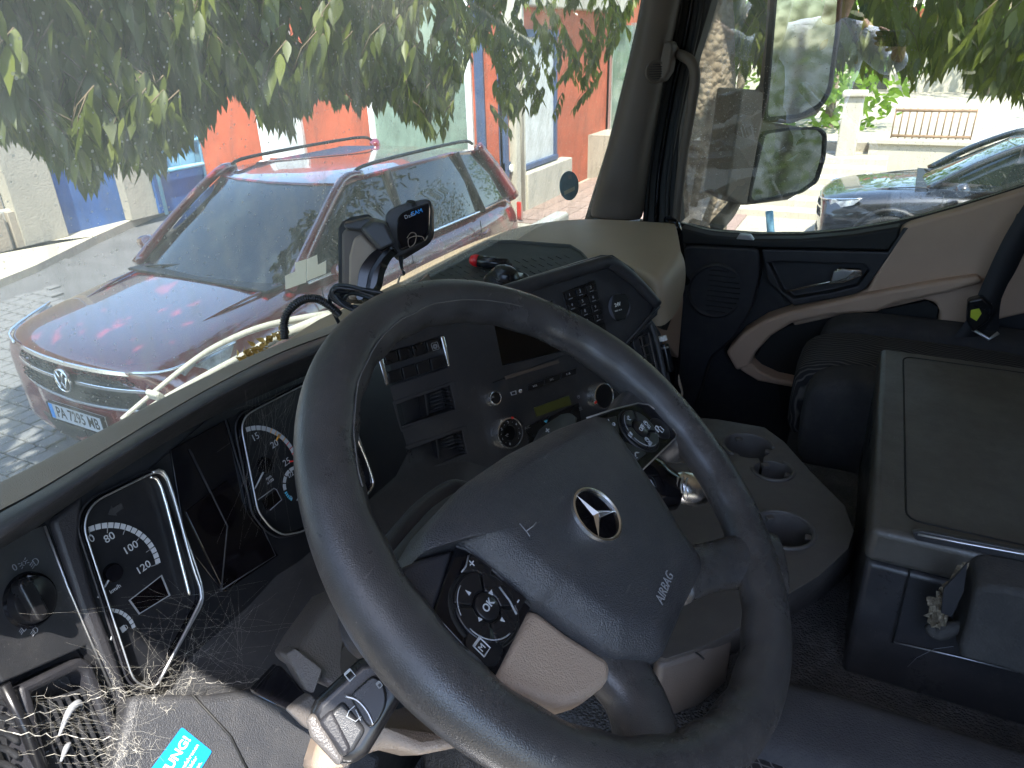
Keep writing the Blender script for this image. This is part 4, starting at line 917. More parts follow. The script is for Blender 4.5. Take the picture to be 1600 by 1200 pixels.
for s, p in (('60', (136, 846)), ('80', (171, 840)), ('100', (204, 856)), ('120', (224, 887))): txt('number', s, CL.px(p, .0045)+X*(.002 if s == '60' else 0), X, n, .0108, M['white_print'], sg)
txt('unit', 'km/h', CL.px((180, 920), .0045), X, n, .0058, M['white_print'], sg)
tube('needle', CL.pl([(180, 889), (153, 934)], .007), [.0012, .0009], M['white_print'], sg, seg=6); lathe('needle_hub', CL.px((176, 895), .0045), n, [(0, .004), (.008, .004), (.0095, 0)], M['gloss_black'], sg)
frame_ring('odometer', CL.pl([(197, 938), (249, 898), (262, 930), (213, 960)]), .92, n, .0043, .0050, M['grey_print'], sg, bevel=0)
slab('odometer_screen', inset(CL.pl([(197, 938), (249, 898), (262, 930), (213, 960)]), .9), n, .0043, .0047, M['screen'], sg, bevel=0)
arc_marks(sg, [(159, 951), (188, 955), (208, 980)], 8, .0035, M['white_print'], z=.0044, name='fuel_mark')
tube('fuel_needle', CL.pl([(178, 984), (173, 1000)], .006), .0008, M['white_print'], sg, seg=5)
fp_ = CL.px((193, 982), .0046); slab('pump_symbol', [fp_+CL.u*a+CL.v*b for a, b in ((-.0028, -.003), (.0018, -.003), (.0018, .003), (-.0028, .003))], n, 0, .0003, M['white_print'], sg, bevel=0); tube('pump_hose', [fp_+CL.u*a+CL.v*b for a, b in ((.0018, .0022), (.0036, .001), (.0036, -.002), (.0022, -.0024))], .0003, M['white_print'], sg, seg=4)
ar = CL.px((180, 797), .0046); slab('turn_arrow', [ar+CL.u*a+CL.v*b for a, b in ((-.008, 0), (-.001, .006), (-.001, .003), (.008, .003), (.008, -.003), (-.001, -.003), (-.001, -.006))], n, 0, .0003, M['black_plastic'], sg, bevel=0)
# rev dial
c, a0, a1 = arc_marks(rg, [(379, 669), (425, 672), (461, 715)], 12, .0055, M['white_print'], z=.0044, ext=(0, 0))
for i, mm in ((5, 'amber_print'), (6, 'amber_print'), (7, 'amber_print'), (8, 'amber_print'), (9, 'red_print'), (10, 'red_print'), (11, 'red_print')):
    t = a0+(a1-a0)*i/12; tube('tick', [CL.at(c[0]+(c[2]-k_)*cos(t), c[1]+(c[2]-k_)*sin(t), .0047) for k_ in (.0, .006)], .0005, M[mm], rg, seg=4)
tube('amber_bar', CL.pl([(436, 679), (432, 688)], .0055), .0011, M['amber_print'], rg, seg=5); tube('red_bar', CL.pl([(453, 721), (463, 720)], .0055), .001, M['red_print'], rg, seg=5)
for s, p in (('15', (399, 683)), ('20', (429, 694)), ('25', (448, 722))): txt('number', s, CL.px(p, .0045), X, n, .0115, M['white_print'], rg)
txt('unit', 'rpm\nx100', CL.px((421, 749), .0045), X, n, .0052, M['white_print'], rg)
tube('needle', CL.pl([(420, 721), (398, 764)], .007), [.0012, .0009], M['white_print'], rg, seg=6); lathe('needle_hub', CL.px((413, 727), .0045), n, [(0, .004), (.009, .004), (.0105, 0)], M['gloss_black'], rg)
c, a0, a1 = arc_marks(rg, [(466, 729), (440, 745), (440, 768)], 5, .0042, M['white_print'], z=.0044, name='pressure_mark')
arc_marks(rg, [(440, 770), (444, 778), (451, 786)], 5, .0035, M['cyan_print'], z=.0044, name='cool_mark', gap=.4, cen=c)
txt('number', '1/2', CL.px((454, 742), .0045), X, n, .008, M['white_print'], rg); txt('number', '0', CL.px((455, 778), .0045), X, n, .0075, M['white_print'], rg)
tube('pressure_needle', CL.pl([(469, 770), (464, 782)], .006), .0008, M['white_print'], rg, seg=5)
tube('display_frame', CL.pl([(403, 781), (428, 763), (432, 765), (440, 781), (422, 797)], .0048), .0006, M['grey_print'], rg, seg=5); slab('dial_screen', CL.pl([(405, 783), (428, 766), (438, 781), (421, 795), (412, 797)]), n, .0043, .0047, M['screen'], rg, bevel=0)
# --- light switch panel at the far left
lsp = thing('light_switch', 'round headlamp switch with white symbols at the far left', 'switch', tuple(LP.px((50, 940))))
slab('plate', LP.pl([(-60, 1000), (-60, 880), (0, 842), (70, 818), (100, 905), (150, 1000), (185, 1070), (130, 1010), (0, 1068)]), LP.n, -.02, .004, M['black_plastic'], lsp, bevel=.002)
tube('bright_edge', LP.pl([(70, 822), (105, 915), (178, 1085)], .005), .0012, M['satin'], lsp, seg=5)
lathe('collar', LP.px((47, 937), .004), LP.n, [(0, .004), (.0225, .004), (.0245, 0)], M['gloss_black'], lsp)
kn = lathe('knob', LP.px((46, 938), .006), LP.n, [(0, .010), (.016, .010), (.0195, .008), (.021, 0)], M['black_smooth'], lsp, seg=40)
kc = LP.px((46, 938), .016); ka = (LP.px((62, 968), .024)-LP.px((28, 905), .024)).normalized(); kb = LP.n.cross(ka)
slab('knob_grip', [kc+ka*a+kb*b for a, b in ((-.020, -.004), (-.015, -.0065), (.015, -.0065), (.020, -.004), (.020, .004), (.015, .0065), (-.015, .0065), (-.020, .004))], LP.n, -.006, .007, M['black_smooth'], lsp, bevel=.003, seg=3)
tube('knob_mark', LP.pl([(43, 900), (50, 901), (60, 905)], .012), .0009, M['white_print'], lsp, seg=5)
txt('symbol', '0', LP.px((23, 887), .0045), X, LP.n, .0085, M['grey_print'], lsp)
def sym(par, fr, p, kind, s, m_, k=.0045):
    c = fr.px(p, k); g = []
    def L_(*pp, r=.00035): g.append(tubeg([c+fr.u*a*s+fr.v*b*s for a, b in pp], r, 4))
    cir = lambda R, a0=0, a1=2*pi, x=0, y=0: [(x+R*cos(a0+(a1-a0)*i/14), y+R*sin(a0+(a1-a0)*i/14)) for i in range(15)]
    if kind == 'sun':
        L_(*cir(.5))
        for i in range(8): a = i*pi/4; L_((.7*cos(a), .7*sin(a)), (1*cos(a), 1*sin(a)))
    if kind == 'lamp':
        L_(*(cir(.6, -pi/2, pi/2, .2)+[(-.1, .6), (-.1, -.6), (.2, -.6)]))
        for y in (-.4, 0, .4): L_((-.3, y), (-1, y-.2))
    if kind == 'park':
        for q in (-1, 1):
            L_((q*.2, .5), (q*.6, 0), (q*.2, -.5))
            for y in (-.5, 0, .5): L_((q*.7, y), (q*1.2, y*1.5))
    if kind == 'phone': L_(*cir(.8, .6, 2.6, 0, -.3), r=.0007); L_((-.9, -.1), (-.5, -.3)); L_((.6, .2), (.95, 0))
    if kind == 'handset': L_((-.5, .9), (-.7, .3), (-.6, -.4), (-.1, -.9), (.3, -.8), r=.0006); L_((-.5, .9), (-.1, .7), (-.15, .4), r=.0004); L_((.3, -.8), (.4, -.5), (0, -.35), r=.0004)
    if kind == 'page': L_((-.7, -.8), (.7, -.8), (.7, .8), (-.7, .8), (-.7, -.8), r=.0005); L_((-.7, .8), (.7, .8), r=.0009)
    if kind == 'pages': L_((-.9, -.1), (-.9, .9), (.1, .9), (.1, .4), r=.0008); L_((-.2, -.7), (-.2, .3), (.8, .3), (.8, -.7), (-.2, -.7), r=.0004)
    if kind == 'gear':
        L_(*cir(.35)); L_(*cir(.6))
        L_((-.8, -1), (.8, -1), (1, -.8), (1, .8), (.8, 1), (-.8, 1), (-1, .8), (-1, -.8), (-.8, -1))
    if kind == 'wipe': L_((-.9, .5), (-.4, .8), (.4, .8), (.9, .5), (.5, -.6), (-.5, -.6), (-.9, .5)); L_((0, -.9), (.3, .4))
    if kind == 'wash':
        L_((-1, -.9), (1, -.9))
        for x in (-.6, 0, .6): L_((x, -.5), (x-.2, 0), (x, .3), (x-.1, .8))
    if kind == 'clock': L_(*cir(.8)); L_((0, 0), (0, .5)); L_((0, 0), (.4, .1))
    if kind == 'cruise': L_(*cir(.6, .4, 5.0)); L_((0, 0), (.4, .5)); L_((-1.1, .3), (-.8, 0))
    if kind == 'car': L_((-.8, -.5), (-.8, .5), (.8, .5), (.8, -.5), (-.8, -.5)); L_((-.5, -.3), (-.5, .3), (.0, .3)); L_((.1, -.3), (.5, .3), (.5, -.3))
    return mesh('symbol', *join_geo(g), m_, par)
sym(lsp, LP, (37, 880), 'park', .0036, M['grey_print']); sym(lsp, LP, (54, 879), 'lamp', .0048, M['grey_print']); sym(lsp, LP, (78, 923), 'sun', .0048, M['grey_print'])
sym(lsp, LP, (36, 983), 'lamp', .0038, M['grey_print']); sym(lsp, LP, (54, 986), 'lamp', .0038, M['grey_print'])
# strip between the switch plate and the instruments
slab('side_strip', CL.pl([(72, 815), (122, 775), (118, 850), (140, 930), (205, 1110), (180, 1110), (120, 960)]), n, .0, .010, M['navy_door'], da, bevel=.006, seg=3)
# --- lower left air vents
av = thing('side_air_vent', 'square air vent crossed by cobwebs at the lower left', 'air vent', tuple(LP.px((120, 1100))), group=None)
po = LP.pl([(20, 1075), (118, 1028), (134, 1036), (200, 1190), (190, 1235), (60, 1290)]); pi_ = LP.pl([(40, 1084), (110, 1050), (124, 1054), (176, 1180), (168, 1215), (80, 1250)])
ring('surround', po, pi_, LP.n, -.02, .008, M['navy_door'], av, bevel=.004, seg=3)
slab('duct', pi_, LP.n, -.05, -.04, M['rubber'], av)
for i in range(9):
    a = LP.px((48+i*13-6, 1098-i*4+4), -.006); b = LP.px((95+i*13, 1222-i*4), -.006)
    d = (b-a).normalized(); g = boxg((a+b)/2, d, d.cross(LP.n), LP.n, ((b-a).length, .0016, .016))
    mesh('vent_slat', *g, M['black_plastic'], av)
for q in (((40, 1120), (142, 1075)), ((62, 1180), (168, 1130))):
    tube('cross_bar', [LP.px(q[0], -.004), LP.px(q[1], -.004)], .0016, M['black_plastic'], av, seg=5)
tube('vent_lever', LP.pl([(92, 1150), (108, 1112), (122, 1098), (128, 1102)], .004), [.001, .003, .003, .001], M['grey_print'], av, sm=4, seg=8)
tube('vent_lever', LP.pl([(95, 1190), (104, 1168), (110, 1160)], .004), [.001, .0025, .001], M['grey_print'], av, sm=4, seg=8)
av2 = thing('corner_air_vent', 'curved dark air vent in the bottom left corner', 'air vent', tuple(LP.px((20, 1150))))
tube('divider', LP.pl([(6, 1070), (40, 1140), (78, 1240)], .006), .0045, M['black_smooth'], av2, seg=10)
for i in range(6): tube('vent_slat', LP.pl([(-30, 1100+i*24), (5, 1097+i*24), (30, 1112+i*24)], -.004), .0028, M['black_plastic'], av2, seg=6, sm=3)
slab('duct', LP.pl([(-40, 1080), (8, 1075), (75, 1240), (-40, 1240)]), LP.n, -.05, -.03, M['rubber'], av2)
# ------------------------------------------------------------------ lower dash, sticker, column
KN = Fr(hy((285, 1165), .47), (-.15, -.75, -.05), X)
KB = Fr(hy((430, 1090), .46), (-.1, -.80, .60), X)
slab('knee_ledge', KB.pl([(205, 1085), (330, 1085), (400, 1075), (455, 1098), (600, 1180), (560, 1300), (150, 1300)]), KB.n, -.05, 0, M['pad_leather'], da, bevel=.008, seg=3)
bs = thing('blue_sticker', 'bright blue warning sticker with white lettering on the lower dash', 'sticker', tuple(KB.px((285, 1165))))
cor = [(282, 1136), (332, 1174), (310, 1218), (225, 1222)]; cor = [KB.px(p, .0004) for p in [(284, 1136), (331, 1174), (292, 1236), (228, 1212)]]
slab('label_sheet', cor, KB.n, 0, .0005, M['sticker_blue'], bs, r=.002, bevel=0)
ud = (KB.px((289, 1150))-KB.px((262, 1192))).normalized()
txt('heading', 'ACHTUNG!', KB.px((294, 1152), .0012), ud, KB.n, .0115, M['white_paint'], bs, align='RIGHT', bold=.0003)
for s, p in (('Nach 100 gefahrenen', (309, 1163)), ('km die Räder', (307, 1182)), ('nachziehen lassen.', (314, 1190))): txt('small_print', s, KB.px(p, .0012), ud, KB.n, .0052, M['white_paint'], bs, align='RIGHT')
tube('panel_joint', KB.pl([(300, 1085), (360, 1150), (400, 1230)], .0012), .0012, M['rubber'], da, seg=5)
# ignition / storage recess left of column
rc = thing('column_shroud', 'grained steering column shroud catching warm light', 'column cover', (.40, .38, 2.0))
K2 = Fr(pd((500, 1010), .64), (-.35, -.75, .55), X)
slab('upper_cover', [pd(p, k) for p, k in (((455, 1035), .62), ((475, 1000), .64), ((520, 935), .68), ((545, 925), .69), ((600, 900), .70), ((640, 980), .66), ((560, 1080), .60), ((520, 1080), .60))], K2.n, -.08, 0, M['shroud'], rc, bevel=.006, seg=3)
slab('blue_lit_step', [pd(p, k) for p, k in (((447, 1022), .612), ((462, 1012), .615), ((505, 1045), .60), ((490, 1085), .59), ((478, 1078), .595))], K2.n, -.03, .0, M['shroud'], rc, bevel=.0015)
slab('key_pocket', [pd(p, k) for p, k in (((398, 1085), .62), ((440, 1040), .63), ((480, 1085), .60), ((452, 1112), .595))], K2.n, -.03, .0, M['gloss_black'], rc, bevel=.002)
slab('pocket_cover', [pd(p, k) for p, k in (((450, 1110), .590), ((488, 1085), .585), ((512, 1120), .57), ((482, 1142), .57))], K2.n, -.02, .0, M['shroud'], rc, bevel=.002)
# conical boot between the dash and wheel hub, two nested shells
ax0 = WHEEL.at(0, -.03, -.05); ax1 = WHEEL.at(.0, -.01, -.22)
for ps, k, nm in (([(740, 748), (690, 775), (655, 815), (622, 855), (604, 885), (604, 930), (640, 985), (720, 1020), (900, 960), (940, 800), (880, 760), (790, 760)], -.055, 'hub_shell'),
                  ([(716, 738), (690, 750), (655, 776), (620, 815), (588, 858), (566, 905), (580, 970), (640, 1010), (760, 1030), (900, 950), (940, 800), (880, 770), (780, 765)], -.085, 'outer_shell')):
    slab(nm, fit([WHEEL.px(p, k) for p in ps], .02, 5), WHEEL.n, -.06, 0, M['navy_door'], rc, bevel=.014, seg=5)
low = [pd(p, k) for p, k in (((560, 1090), .575), ((640, 1080), .60), ((705, 1095), .60), ((760, 1130), .58), ((735, 1165), .55), ((660, 1180), .53), ((600, 1165), .53), ((540, 1200), .52), ((480, 1215), .52), ((500, 1150), .54))]
slab('lower_cover', low, V((-.35, -.55, .75)), -.10, 0, M['warm_lit_plastic'], rc, bevel=.012, seg=4)
lathe('switch_collar', pd((600, 1040), .575), (-.9, -.25, .3), [(0, .005), (.036, .005), (.042, -.01), (.044, -.05)], M['rubber'], rc, seg=40)
# ------------------------------------------------------------------ wiper and lamp stalk
stk = thing('wiper_stalk', 'chunky black wiper stalk with white symbols below the wheel rim', 'stalk', tuple(pd((560, 1100), .50)))
SF = Fr(pd((560, 1110), .48), (-.55, -.45, .70), pd((620, 1040), .48)-pd((500, 1150), .48))
def sp_(ps, k=0): return SF.pl(ps, k)
body = [(478, 1118), (492, 1092), (560, 1030), (600, 1018), (640, 1050), (628, 1092), (575, 1180), (548, 1200), (530, 1194), (486, 1140)]
slab('body', sp_(body), SF.n, -.030, 0, M['black_smooth'], stk, bevel=.010, seg=5)
slab('push_cap', sp_([(500, 1129), (536, 1094), (572, 1140), (553, 1172), (534, 1184)]), SF.n, -.004, .0035, M['black_plastic'], stk, bevel=.003, seg=3)
slab('bright_end', sp_([(497, 1127), (520, 1106), (552, 1168), (538, 1184)]), SF.n, -.02, .0045, M['navy_door'], stk, bevel=.003)
slab('end_cap', sp_([(476, 1122), (492, 1112), (502, 1128), (540, 1186), (528, 1200), (484, 1152)]), SF.n, -.032, .001, M['shroud'], stk, bevel=.006, seg=4)
slab('rotary_ring', sp_([(545, 1087), (566, 1068), (584, 1052), (602, 1068), (606, 1098), (592, 1126), (577, 1140)]), SF.n, -.002, .006, M['black_smooth'], stk, r=.008, bevel=.003, seg=3)
tube('ring_edge', sp_([(540, 1088), (558, 1094), (574, 1112), (583, 1132)], .0065), .0009, M['satin'], stk, sm=4, seg=6)
sym(stk, SF, (556, 1116), 'wipe', .0058, M['white_print'], .0052); sym(stk, SF, (547, 1055), 'page', .0036, M['white_print'], .001)
for p, k in (((594, 1040), 'wash'), ((607, 1052), 'cruise'), ((616, 1068), 'wash')): sym(stk, SF, p, k, .0036, M['white_print'], .001)
sym(stk, SF, (593, 1070), 'page', .002, M['grey_print'], .007)
# right stalk behind the wheel (gear lever with bright tip)
rs = thing('gear_stalk', 'black gear stalk with a chrome tipped end behind the right spoke', 'stalk', tuple(pd((1030, 765), .80)))
tube('lever', [pd((955, 735), .80), pd((1000, 748), .80), pd((1030, 762), .80), pd((1060, 770), .80)], [.022, .030, .028, .020], M['gloss_black'], rs, sm=6, seg=20)
tube('chrome_tip', [pd((1052, 760), .80), pd((1066, 762), .80), pd((1088, 768), .80), pd((1104, 772), .80)], [.015, .019, .018, .012], M['chrome'], rs, sm=5, seg=20)
for k in (0, 1, 2): tube('tip_groove', [pd((1060+k*7, 745+k), .785), pd((1057+k*7, 762), .779), pd((1062+k*7, 780), .785)], .0012, M['satin'], rs, sm=3, seg=5)
ls = thing('cruise_stalk', 'short dark lever with a plus sign behind the airbag cover', 'stalk', tuple(pd((880, 660), .85)))
slab('lever', [pd(p, k) for p, k in (((830, 705), .80), ((850, 665), .86), ((880, 645), .88), ((895, 643), .88), ((905, 652), .86), ((900, 668), .82), ((870, 720), .78))], (-.3, -.6, .7), -.02, .0, M['navy_door'], ls, bevel=.006, seg=3)
txt('symbol', '+', pd((856, 673), .80), X, (-.6, -.6, .5), .012, M['white_print'], ls)
# ------------------------------------------------------------------ steering wheel
sw_ = thing('steering_wheel', 'worn black leather truck steering wheel with four spokes', 'steering wheel', tuple(WHEEL.P))
WN, WU, WV = WHEEL.n, WHEEL.u, WHEEL.v
R0 = .2075
def rimr(a):   # thickness around the rim: thicker at the thumb grips
    r_ = .0205
    for b in (.12, pi-.12): r_ += .0028*math.exp(-((a-b+pi) % (2*pi)-pi)**2/.10)
    return r_
vs, fs = [], []; NS, NT = 144, 28
for i in range(NS):
    a = 2*pi*i/NS; d = WU*cos(a)+WV*sin(a); c = WHEEL.P+d*R0; r_ = rimr(a)
    for j in range(NT):
        b = 2*pi*j/NT; q = r_
        # moulded inner ridge: the section is slightly pinched on the inner side, with a raised seam line
        s = 1+.05*cos(2*b)-(.035 if abs(((b-pi*.80+pi) % (2*pi))-pi) < .12 else 0)
        wob = .0012*max(0, cos(b-pi))*sin(a*26)
        vs.append(c+d*(q*s*cos(b)*1.0-wob)+WN*(q*s*sin(b)*.98))
fs = [[i*NT+j, i*NT+(j+1) % NT, ((i+1) % NS)*NT+(j+1) % NT, ((i+1) % NS)*NT+j] for i in range(NS) for j in range(NT)]
mesh('rim', vs, fs, M['wheel_leather'], sw_, sub=1)
# worn frayed seam on the inner upper face
def rimpt(a, b, k=1.0): d = WU*cos(a)+WV*sin(a); r_ = rimr(a)*k; return WHEEL.P+d*(R0+r_*cos(b))+WN*r_*sin(b)
seam = [rimpt(a*pi/180, radians(128)+.10*noise.noise(V((a*.13, 0, 0))), 1.004) for a in range(48, 146, 1)]
tube('worn_seam', seam, [.0005+.0005*abs(noise.noise(V((i*.7, 3, 0)))) for i in range(len(seam))], mat('worn_leather', (.10, .095, .09), .9, grain=2, gs=900), sw_, seg=5)
# hub: base dish behind, airbag pad, pods, spokes
lathe('hub_dish', WHEEL.at(0, -.02, -.075), WN, [(0, 0), (.06, 0), (.065, .02), (.065, .055), (0, .055)], M['black_plastic'], sw_, seg=40)
def wpl(ps, k=0): return [WHEEL.px(p, k) for p in ps]
pad = [(657, 867), (660, 838), (682, 800), (722, 758), (790, 712), (868, 672), (925, 652), (945, 655), (960, 676), (984, 712), (1010, 750), (1036, 790), (1062, 834), (1092, 876), (1094, 893), (1082, 918), (1066, 950), (1048, 992), (1030, 1033), (1012, 1033), (963, 1028), (930, 1010), (890, 982), (849, 951), (829, 943), (790, 908), (750, 878), (712, 851), (690, 856)]
pp = fit(wpl(pad), .004, 2); cc = WHEEL.px((905, 830)); N_ = len(pp)
lev = [(1.0, -.040), (1.0, -.004), (.993, .002), (.965, .006), (.86, .013), (.80, .0165), (.74, .018), (.4, .0195), (.12, .020)]
vs = []
for s, h in lev:
    for p in pp: vs.append(cc+(p-cc)*s+WN*h)
fs = [[k*N_+i, k*N_+(i+1) % N_, (k+1)*N_+(i+1) % N_, (k+1)*N_+i] for k in range(len(lev)-1) for i in range(N_)]+[list(range(N_)), [(len(lev)-1)*N_+i for i in range(N_)]]
padO = mesh('airbag_cover', vs, fs, M['pad_leather'], sw_, smooth=True); padO.data.set_sharp_from_angle(angle=radians(60))
txt('airbag_lettering', 'AIRBAG', WHEEL.px((1038, 918), .0185)+WN*.0008, X, WN+WU*.05, .0105, M['grey_print'], sw_)
kz = .0215
tube('service_mark', [WHEEL.px((p[0]-0, p[1]), kz) for p in ((812, 818), (824, 832), (828, 838))], .0004, M['grey_print'], sw_, seg=4)
tube('service_mark', [WHEEL.px(p, kz) for p in ((822, 830), (833, 822), (838, 816))], .0004, M['grey_print'], sw_, seg=4)
# emblem
ec = WHEEL.px((930, 806), .019); er = .0225
ECN = WN
lathe('emblem_dish', ec-WN*.001, WN, [(0, .0016), (er*.98, .0012), (er*1.25, .0016), (er*1.45, .0008), (er*1.5, -.003)], M['pad_leather'], sw_, seg=48)
em = lathe('emblem', ec, WN, [(er-.0022, .001), (er-.002, .0032), (er-.0008, .0042), (er+.0006, .0038), (er+.0012, .001)], M['chrome'], sw_, seg=64)
st_v = []; st_f = []
for k in range(3):
    a = pi/2+2*pi*k/3; tip = ec+(WU*cos(a)+WV*sin(a))*(er-.0012)+WN*.0022; 
    l = ec+(WU*cos(a+pi/3)+WV*sin(a+pi/3))*.0040+WN*.0016; r_ = ec+(WU*cos(a-pi/3)+WV*sin(a-pi/3))*.0034+WN*.0016
    b = len(st_v); st_v += [tip, l, ec+WN*.0046, r_]; st_f += [[b, b+1, b+2], [b, b+2, b+3], [b, b+3, b+1]]
mesh('star', st_v, st_f, M['chrome'], em)
lathe('emblem_back', ec, WN, [(0, .0014), (er, .0014)], M['gloss_black'], em, seg=40)
# spokes
def spoke(name, ps, m_, k0=-.034, k1=-.006, bev=.010, **kw): return slab(name, wpl(ps), WN, k0, k1, m_, sw_, bevel=bev, seg=4, **kw)
spoke('left_spoke', [(640, 880), (700, 850), (830, 944), (770, 1066), (700, 1085), (600, 1000)], M['wheel_leather'])
spoke('right_spoke', [(917, 652), (960, 636), (985, 600), (1010, 580), (1085, 660), (1110, 700), (1075, 700), (1058, 684), (997, 742)], M['wheel_leather'], k1=-.001)
spoke('warm_lit_cover', [(830, 944), (849, 952), (890, 984), (963, 1030), (960, 1062), (925, 1090), (885, 1102), (845, 1092), (769, 1062)], M['warm_lit_plastic'], k0=-.03, k1=-.003, bev=.007)
# two leather lower spokes as lofted arms
def arm(name, path, ws, hs, m_):
    pts = cr([WHEEL.px(p, k) for p, k in path], 6); n_ = len(pts); W_ = [q.x for q in cr([V((x, 0, 0)) for x in ws], 6)]; H_ = [q.x for q in cr([V((x, 0, 0)) for x in hs], 6)]
    vs = []; fs = []; S = 20
    for i, p in enumerate(pts):
        t = (pts[min(n_-1, i+1)]-pts[max(0, i-1)]).normalized(); s = t.cross(WN).normalized(); nn = s.cross(t)
        for j in range(S):
            a = 2*pi*j/S; ca, sa = cos(a), sin(a); ca = math.copysign(abs(ca)**.75, ca); sa = math.copysign(abs(sa)**.75, sa)
            vs.append(p+s*ca*W_[i]+nn*sa*H_[i])
    fs = [[i*S+j, i*S+(j+1) % S, (i+1)*S+(j+1) % S, (i+1)*S+j] for i in range(n_-1) for j in range(S)]+[list(range(S)), [(n_-1)*S+j for j in range(S)]]
    return mesh(name, vs, fs, m_, sw_, smooth=True)
arm('lower_spoke', [((930, 1010), -.020), ((985, 1080), -.016), ((1010, 1150), -.012), ((1018, 1230), -.004), ((1030, 1300), 0)], [.026, .023, .023, .026, .034], [.016, .017, .018, .018, .018], M['wheel_leather'])
arm('lower_spoke', [((1050, 900), -.018), ((1100, 888), -.016), ((1145, 880), -.010), ((1185, 880), -.002), ((1210, 890), 0)], [.026, .022, .024, .034, .04], [.015, .017, .018, .018, .016], M['wheel_leather'])
# button pods
def pod(name, outline, r, label=None):
    o = slab(name, wpl(outline), WN, -.020, .0015, M['gloss_black'], sw_, bevel=.0015, r=r, seg=2); return o
lp_ = pod('left_button_pod', [(712, 853), (728, 858), (829, 948), (770, 1064), (684, 970), (676, 958)], .002)
spoke('pod_side', [(655, 872), (712, 856), (680, 962), (650, 935), (600, 940), (590, 900)], M['navy_door'], k1=-.001, bev=.004)
rp_ = pod('right_button_pod', [(925, 654), (960, 640), (997, 630), (1013, 632), (1036, 649), (1057, 678), (1056, 684), (997, 741), (960, 695)], .004)
tube('pod_edge', [WHEEL.px(p, .002) for p in ((917, 653), (960, 639), (997, 630), (1013, 632), (1036, 649), (1057, 678), (1056, 684), (997, 741))], .0008, M['satin'], sw_, seg=6)
tube('pod_edge', [WHEEL.px(p, .002) for p in ((712, 853), (728, 858), (765, 886), (829, 947))], .0009, M['pad_leather'], sw_, seg=6)
def sector(name, c, ri, ro, a0, a1, par, m_, h=.0035):
    q = [c+(WU*cos(a0+(a1-a0)*i/10)+WV*sin(a0+(a1-a0)*i/10))*ro for i in range(11)]+[c+(WU*cos(a1-(a1-a0)*i/6)+WV*sin(a1-(a1-a0)*i/6))*ri for i in range(7)]
    return slab(name, q, WN, 0, h, m_, par, bevel=.0012, seg=3)
c1 = WHEEL.px((757, 951), .0016); R1 = .0238
c2 = WHEEL.px((998, 673), .0016); R2 = .0222
bm_ = M['black_smooth']
for c_, R_, par in ((c1, R1, lp_), (c2, R2, rp_)):
    lathe('button_well', c_-WN*.0004, WN, [(0, .0006), (R_+.001, .0006), (R_+.002, .0016), (R_+.003, 0)], M['rubber'], par, seg=40)
    for k in range(4):
        a = pi/4+k*pi/2+.0; sector('rocker_button', c_, .0105, R_, a+.06, a+pi/2-.06, par, bm_)
    lathe('centre_button', c_, WN, [(0, .0046), (.0075, .0046), (.009, .0036), (.0094, 0)], bm_, par, seg=28)
    tube('button_highlight', [c_+(WU*cos(t)+WV*sin(t))*(R_-.002)+WN*.0037 for t in [radians(178)+radians(84)*i/14 for i in range(15)]], .0005, M['grey_print'], par, seg=5)
    tube('button_highlight', [c_+(WU*cos(t)+WV*sin(t))*(R_-.002)+WN*.0037 for t in [radians(98)+radians(55)*i/10 for i in range(11)]], .0004, M['grey_print'], par, seg=5)
txt('legend', 'OK', c1+WN*.0048, X, WN, .0072, M['white_print'], lp_, bold=.0001); txt('legend', 'OFF', c2+WN*.0048, X, WN, .0062, M['white_print'], rp_, bold=.0002)
for q in (((727, 922), (736, 926), (733, 931)), ((768, 921), (763, 927), (770, 930)), ((747, 964), (754, 968), (748, 972)), ((784, 964), (789, 972), (781, 970))):
    slab('arrow', [WHEEL.px(p, .0054) for p in q], WN, 0, .0003, M['white_print'], lp_, bevel=0)
slab('plus_button', wpl([(733, 866), (766, 891), (763, 904), (742, 895), (720, 896), (728, 880)], .002), WN, -.001, .003, bm_, lp_, bevel=.001)
slab('minus_button', wpl([(782, 908), (820, 938), (806, 962), (797, 940), (779, 918)], .002), WN, -.001, .003, bm_, lp_, bevel=.001)
tube('button_highlight', [WHEEL.px(p, .0055) for p in ((732, 868), (728, 885), (721, 894))], .0006, M['grey_print'], lp_, seg=5); tube('button_highlight', [WHEEL.px(p, .0052) for p in ((780, 917), (797, 940), (807, 960))], .0008, M['grey_print'], lp_, seg=5)
txt('legend', '+', WHEEL.px((738, 881), .0054), X, WN, .010, M['white_print'], lp_); txt('legend', '-', WHEEL.px((808, 938), .0054), X, WN, .011, M['white_print'], lp_)
lathe('menu_button', WHEEL.px((755, 1010), .0016), WN, [(0, .003), (.0115, .003), (.013, .002), (.0135, 0)], bm_, lp_, seg=28)
sym(lp_, WHEEL, (753, 1011), 'page', .0055, M['white_print'], .0052); txt('legend', 'M', WHEEL.px((753, 1012), .0052), X, WN, .006, M['white_print'], lp_)
slab('phone_button', wpl([(940, 656), (961, 652), (966, 684), (958, 680)], .002), WN, -.001, .0025, bm_, rp_, bevel=.0008)
slab('hangup_button', wpl([(972, 692), (982, 696), (1008, 710), (994, 722)], .002), WN, -.001, .0025, bm_, rp_, bevel=.0008)
tube('button_highlight', [WHEEL.px(p, .0047) for p in ((941, 656), (962, 682))], .0006, M['grey_print'], rp_, seg=5); tube('button_highlight', [WHEEL.px(p, .0047) for p in ((974, 694), (994, 722))], .0006, M['grey_print'], rp_, seg=5)
sym(rp_, WHEEL, (955, 659), 'handset', .0052, M['white_print'], .005); sym(rp_, WHEEL, (996, 711), 'phone', .0052, M['white_print'], .005)
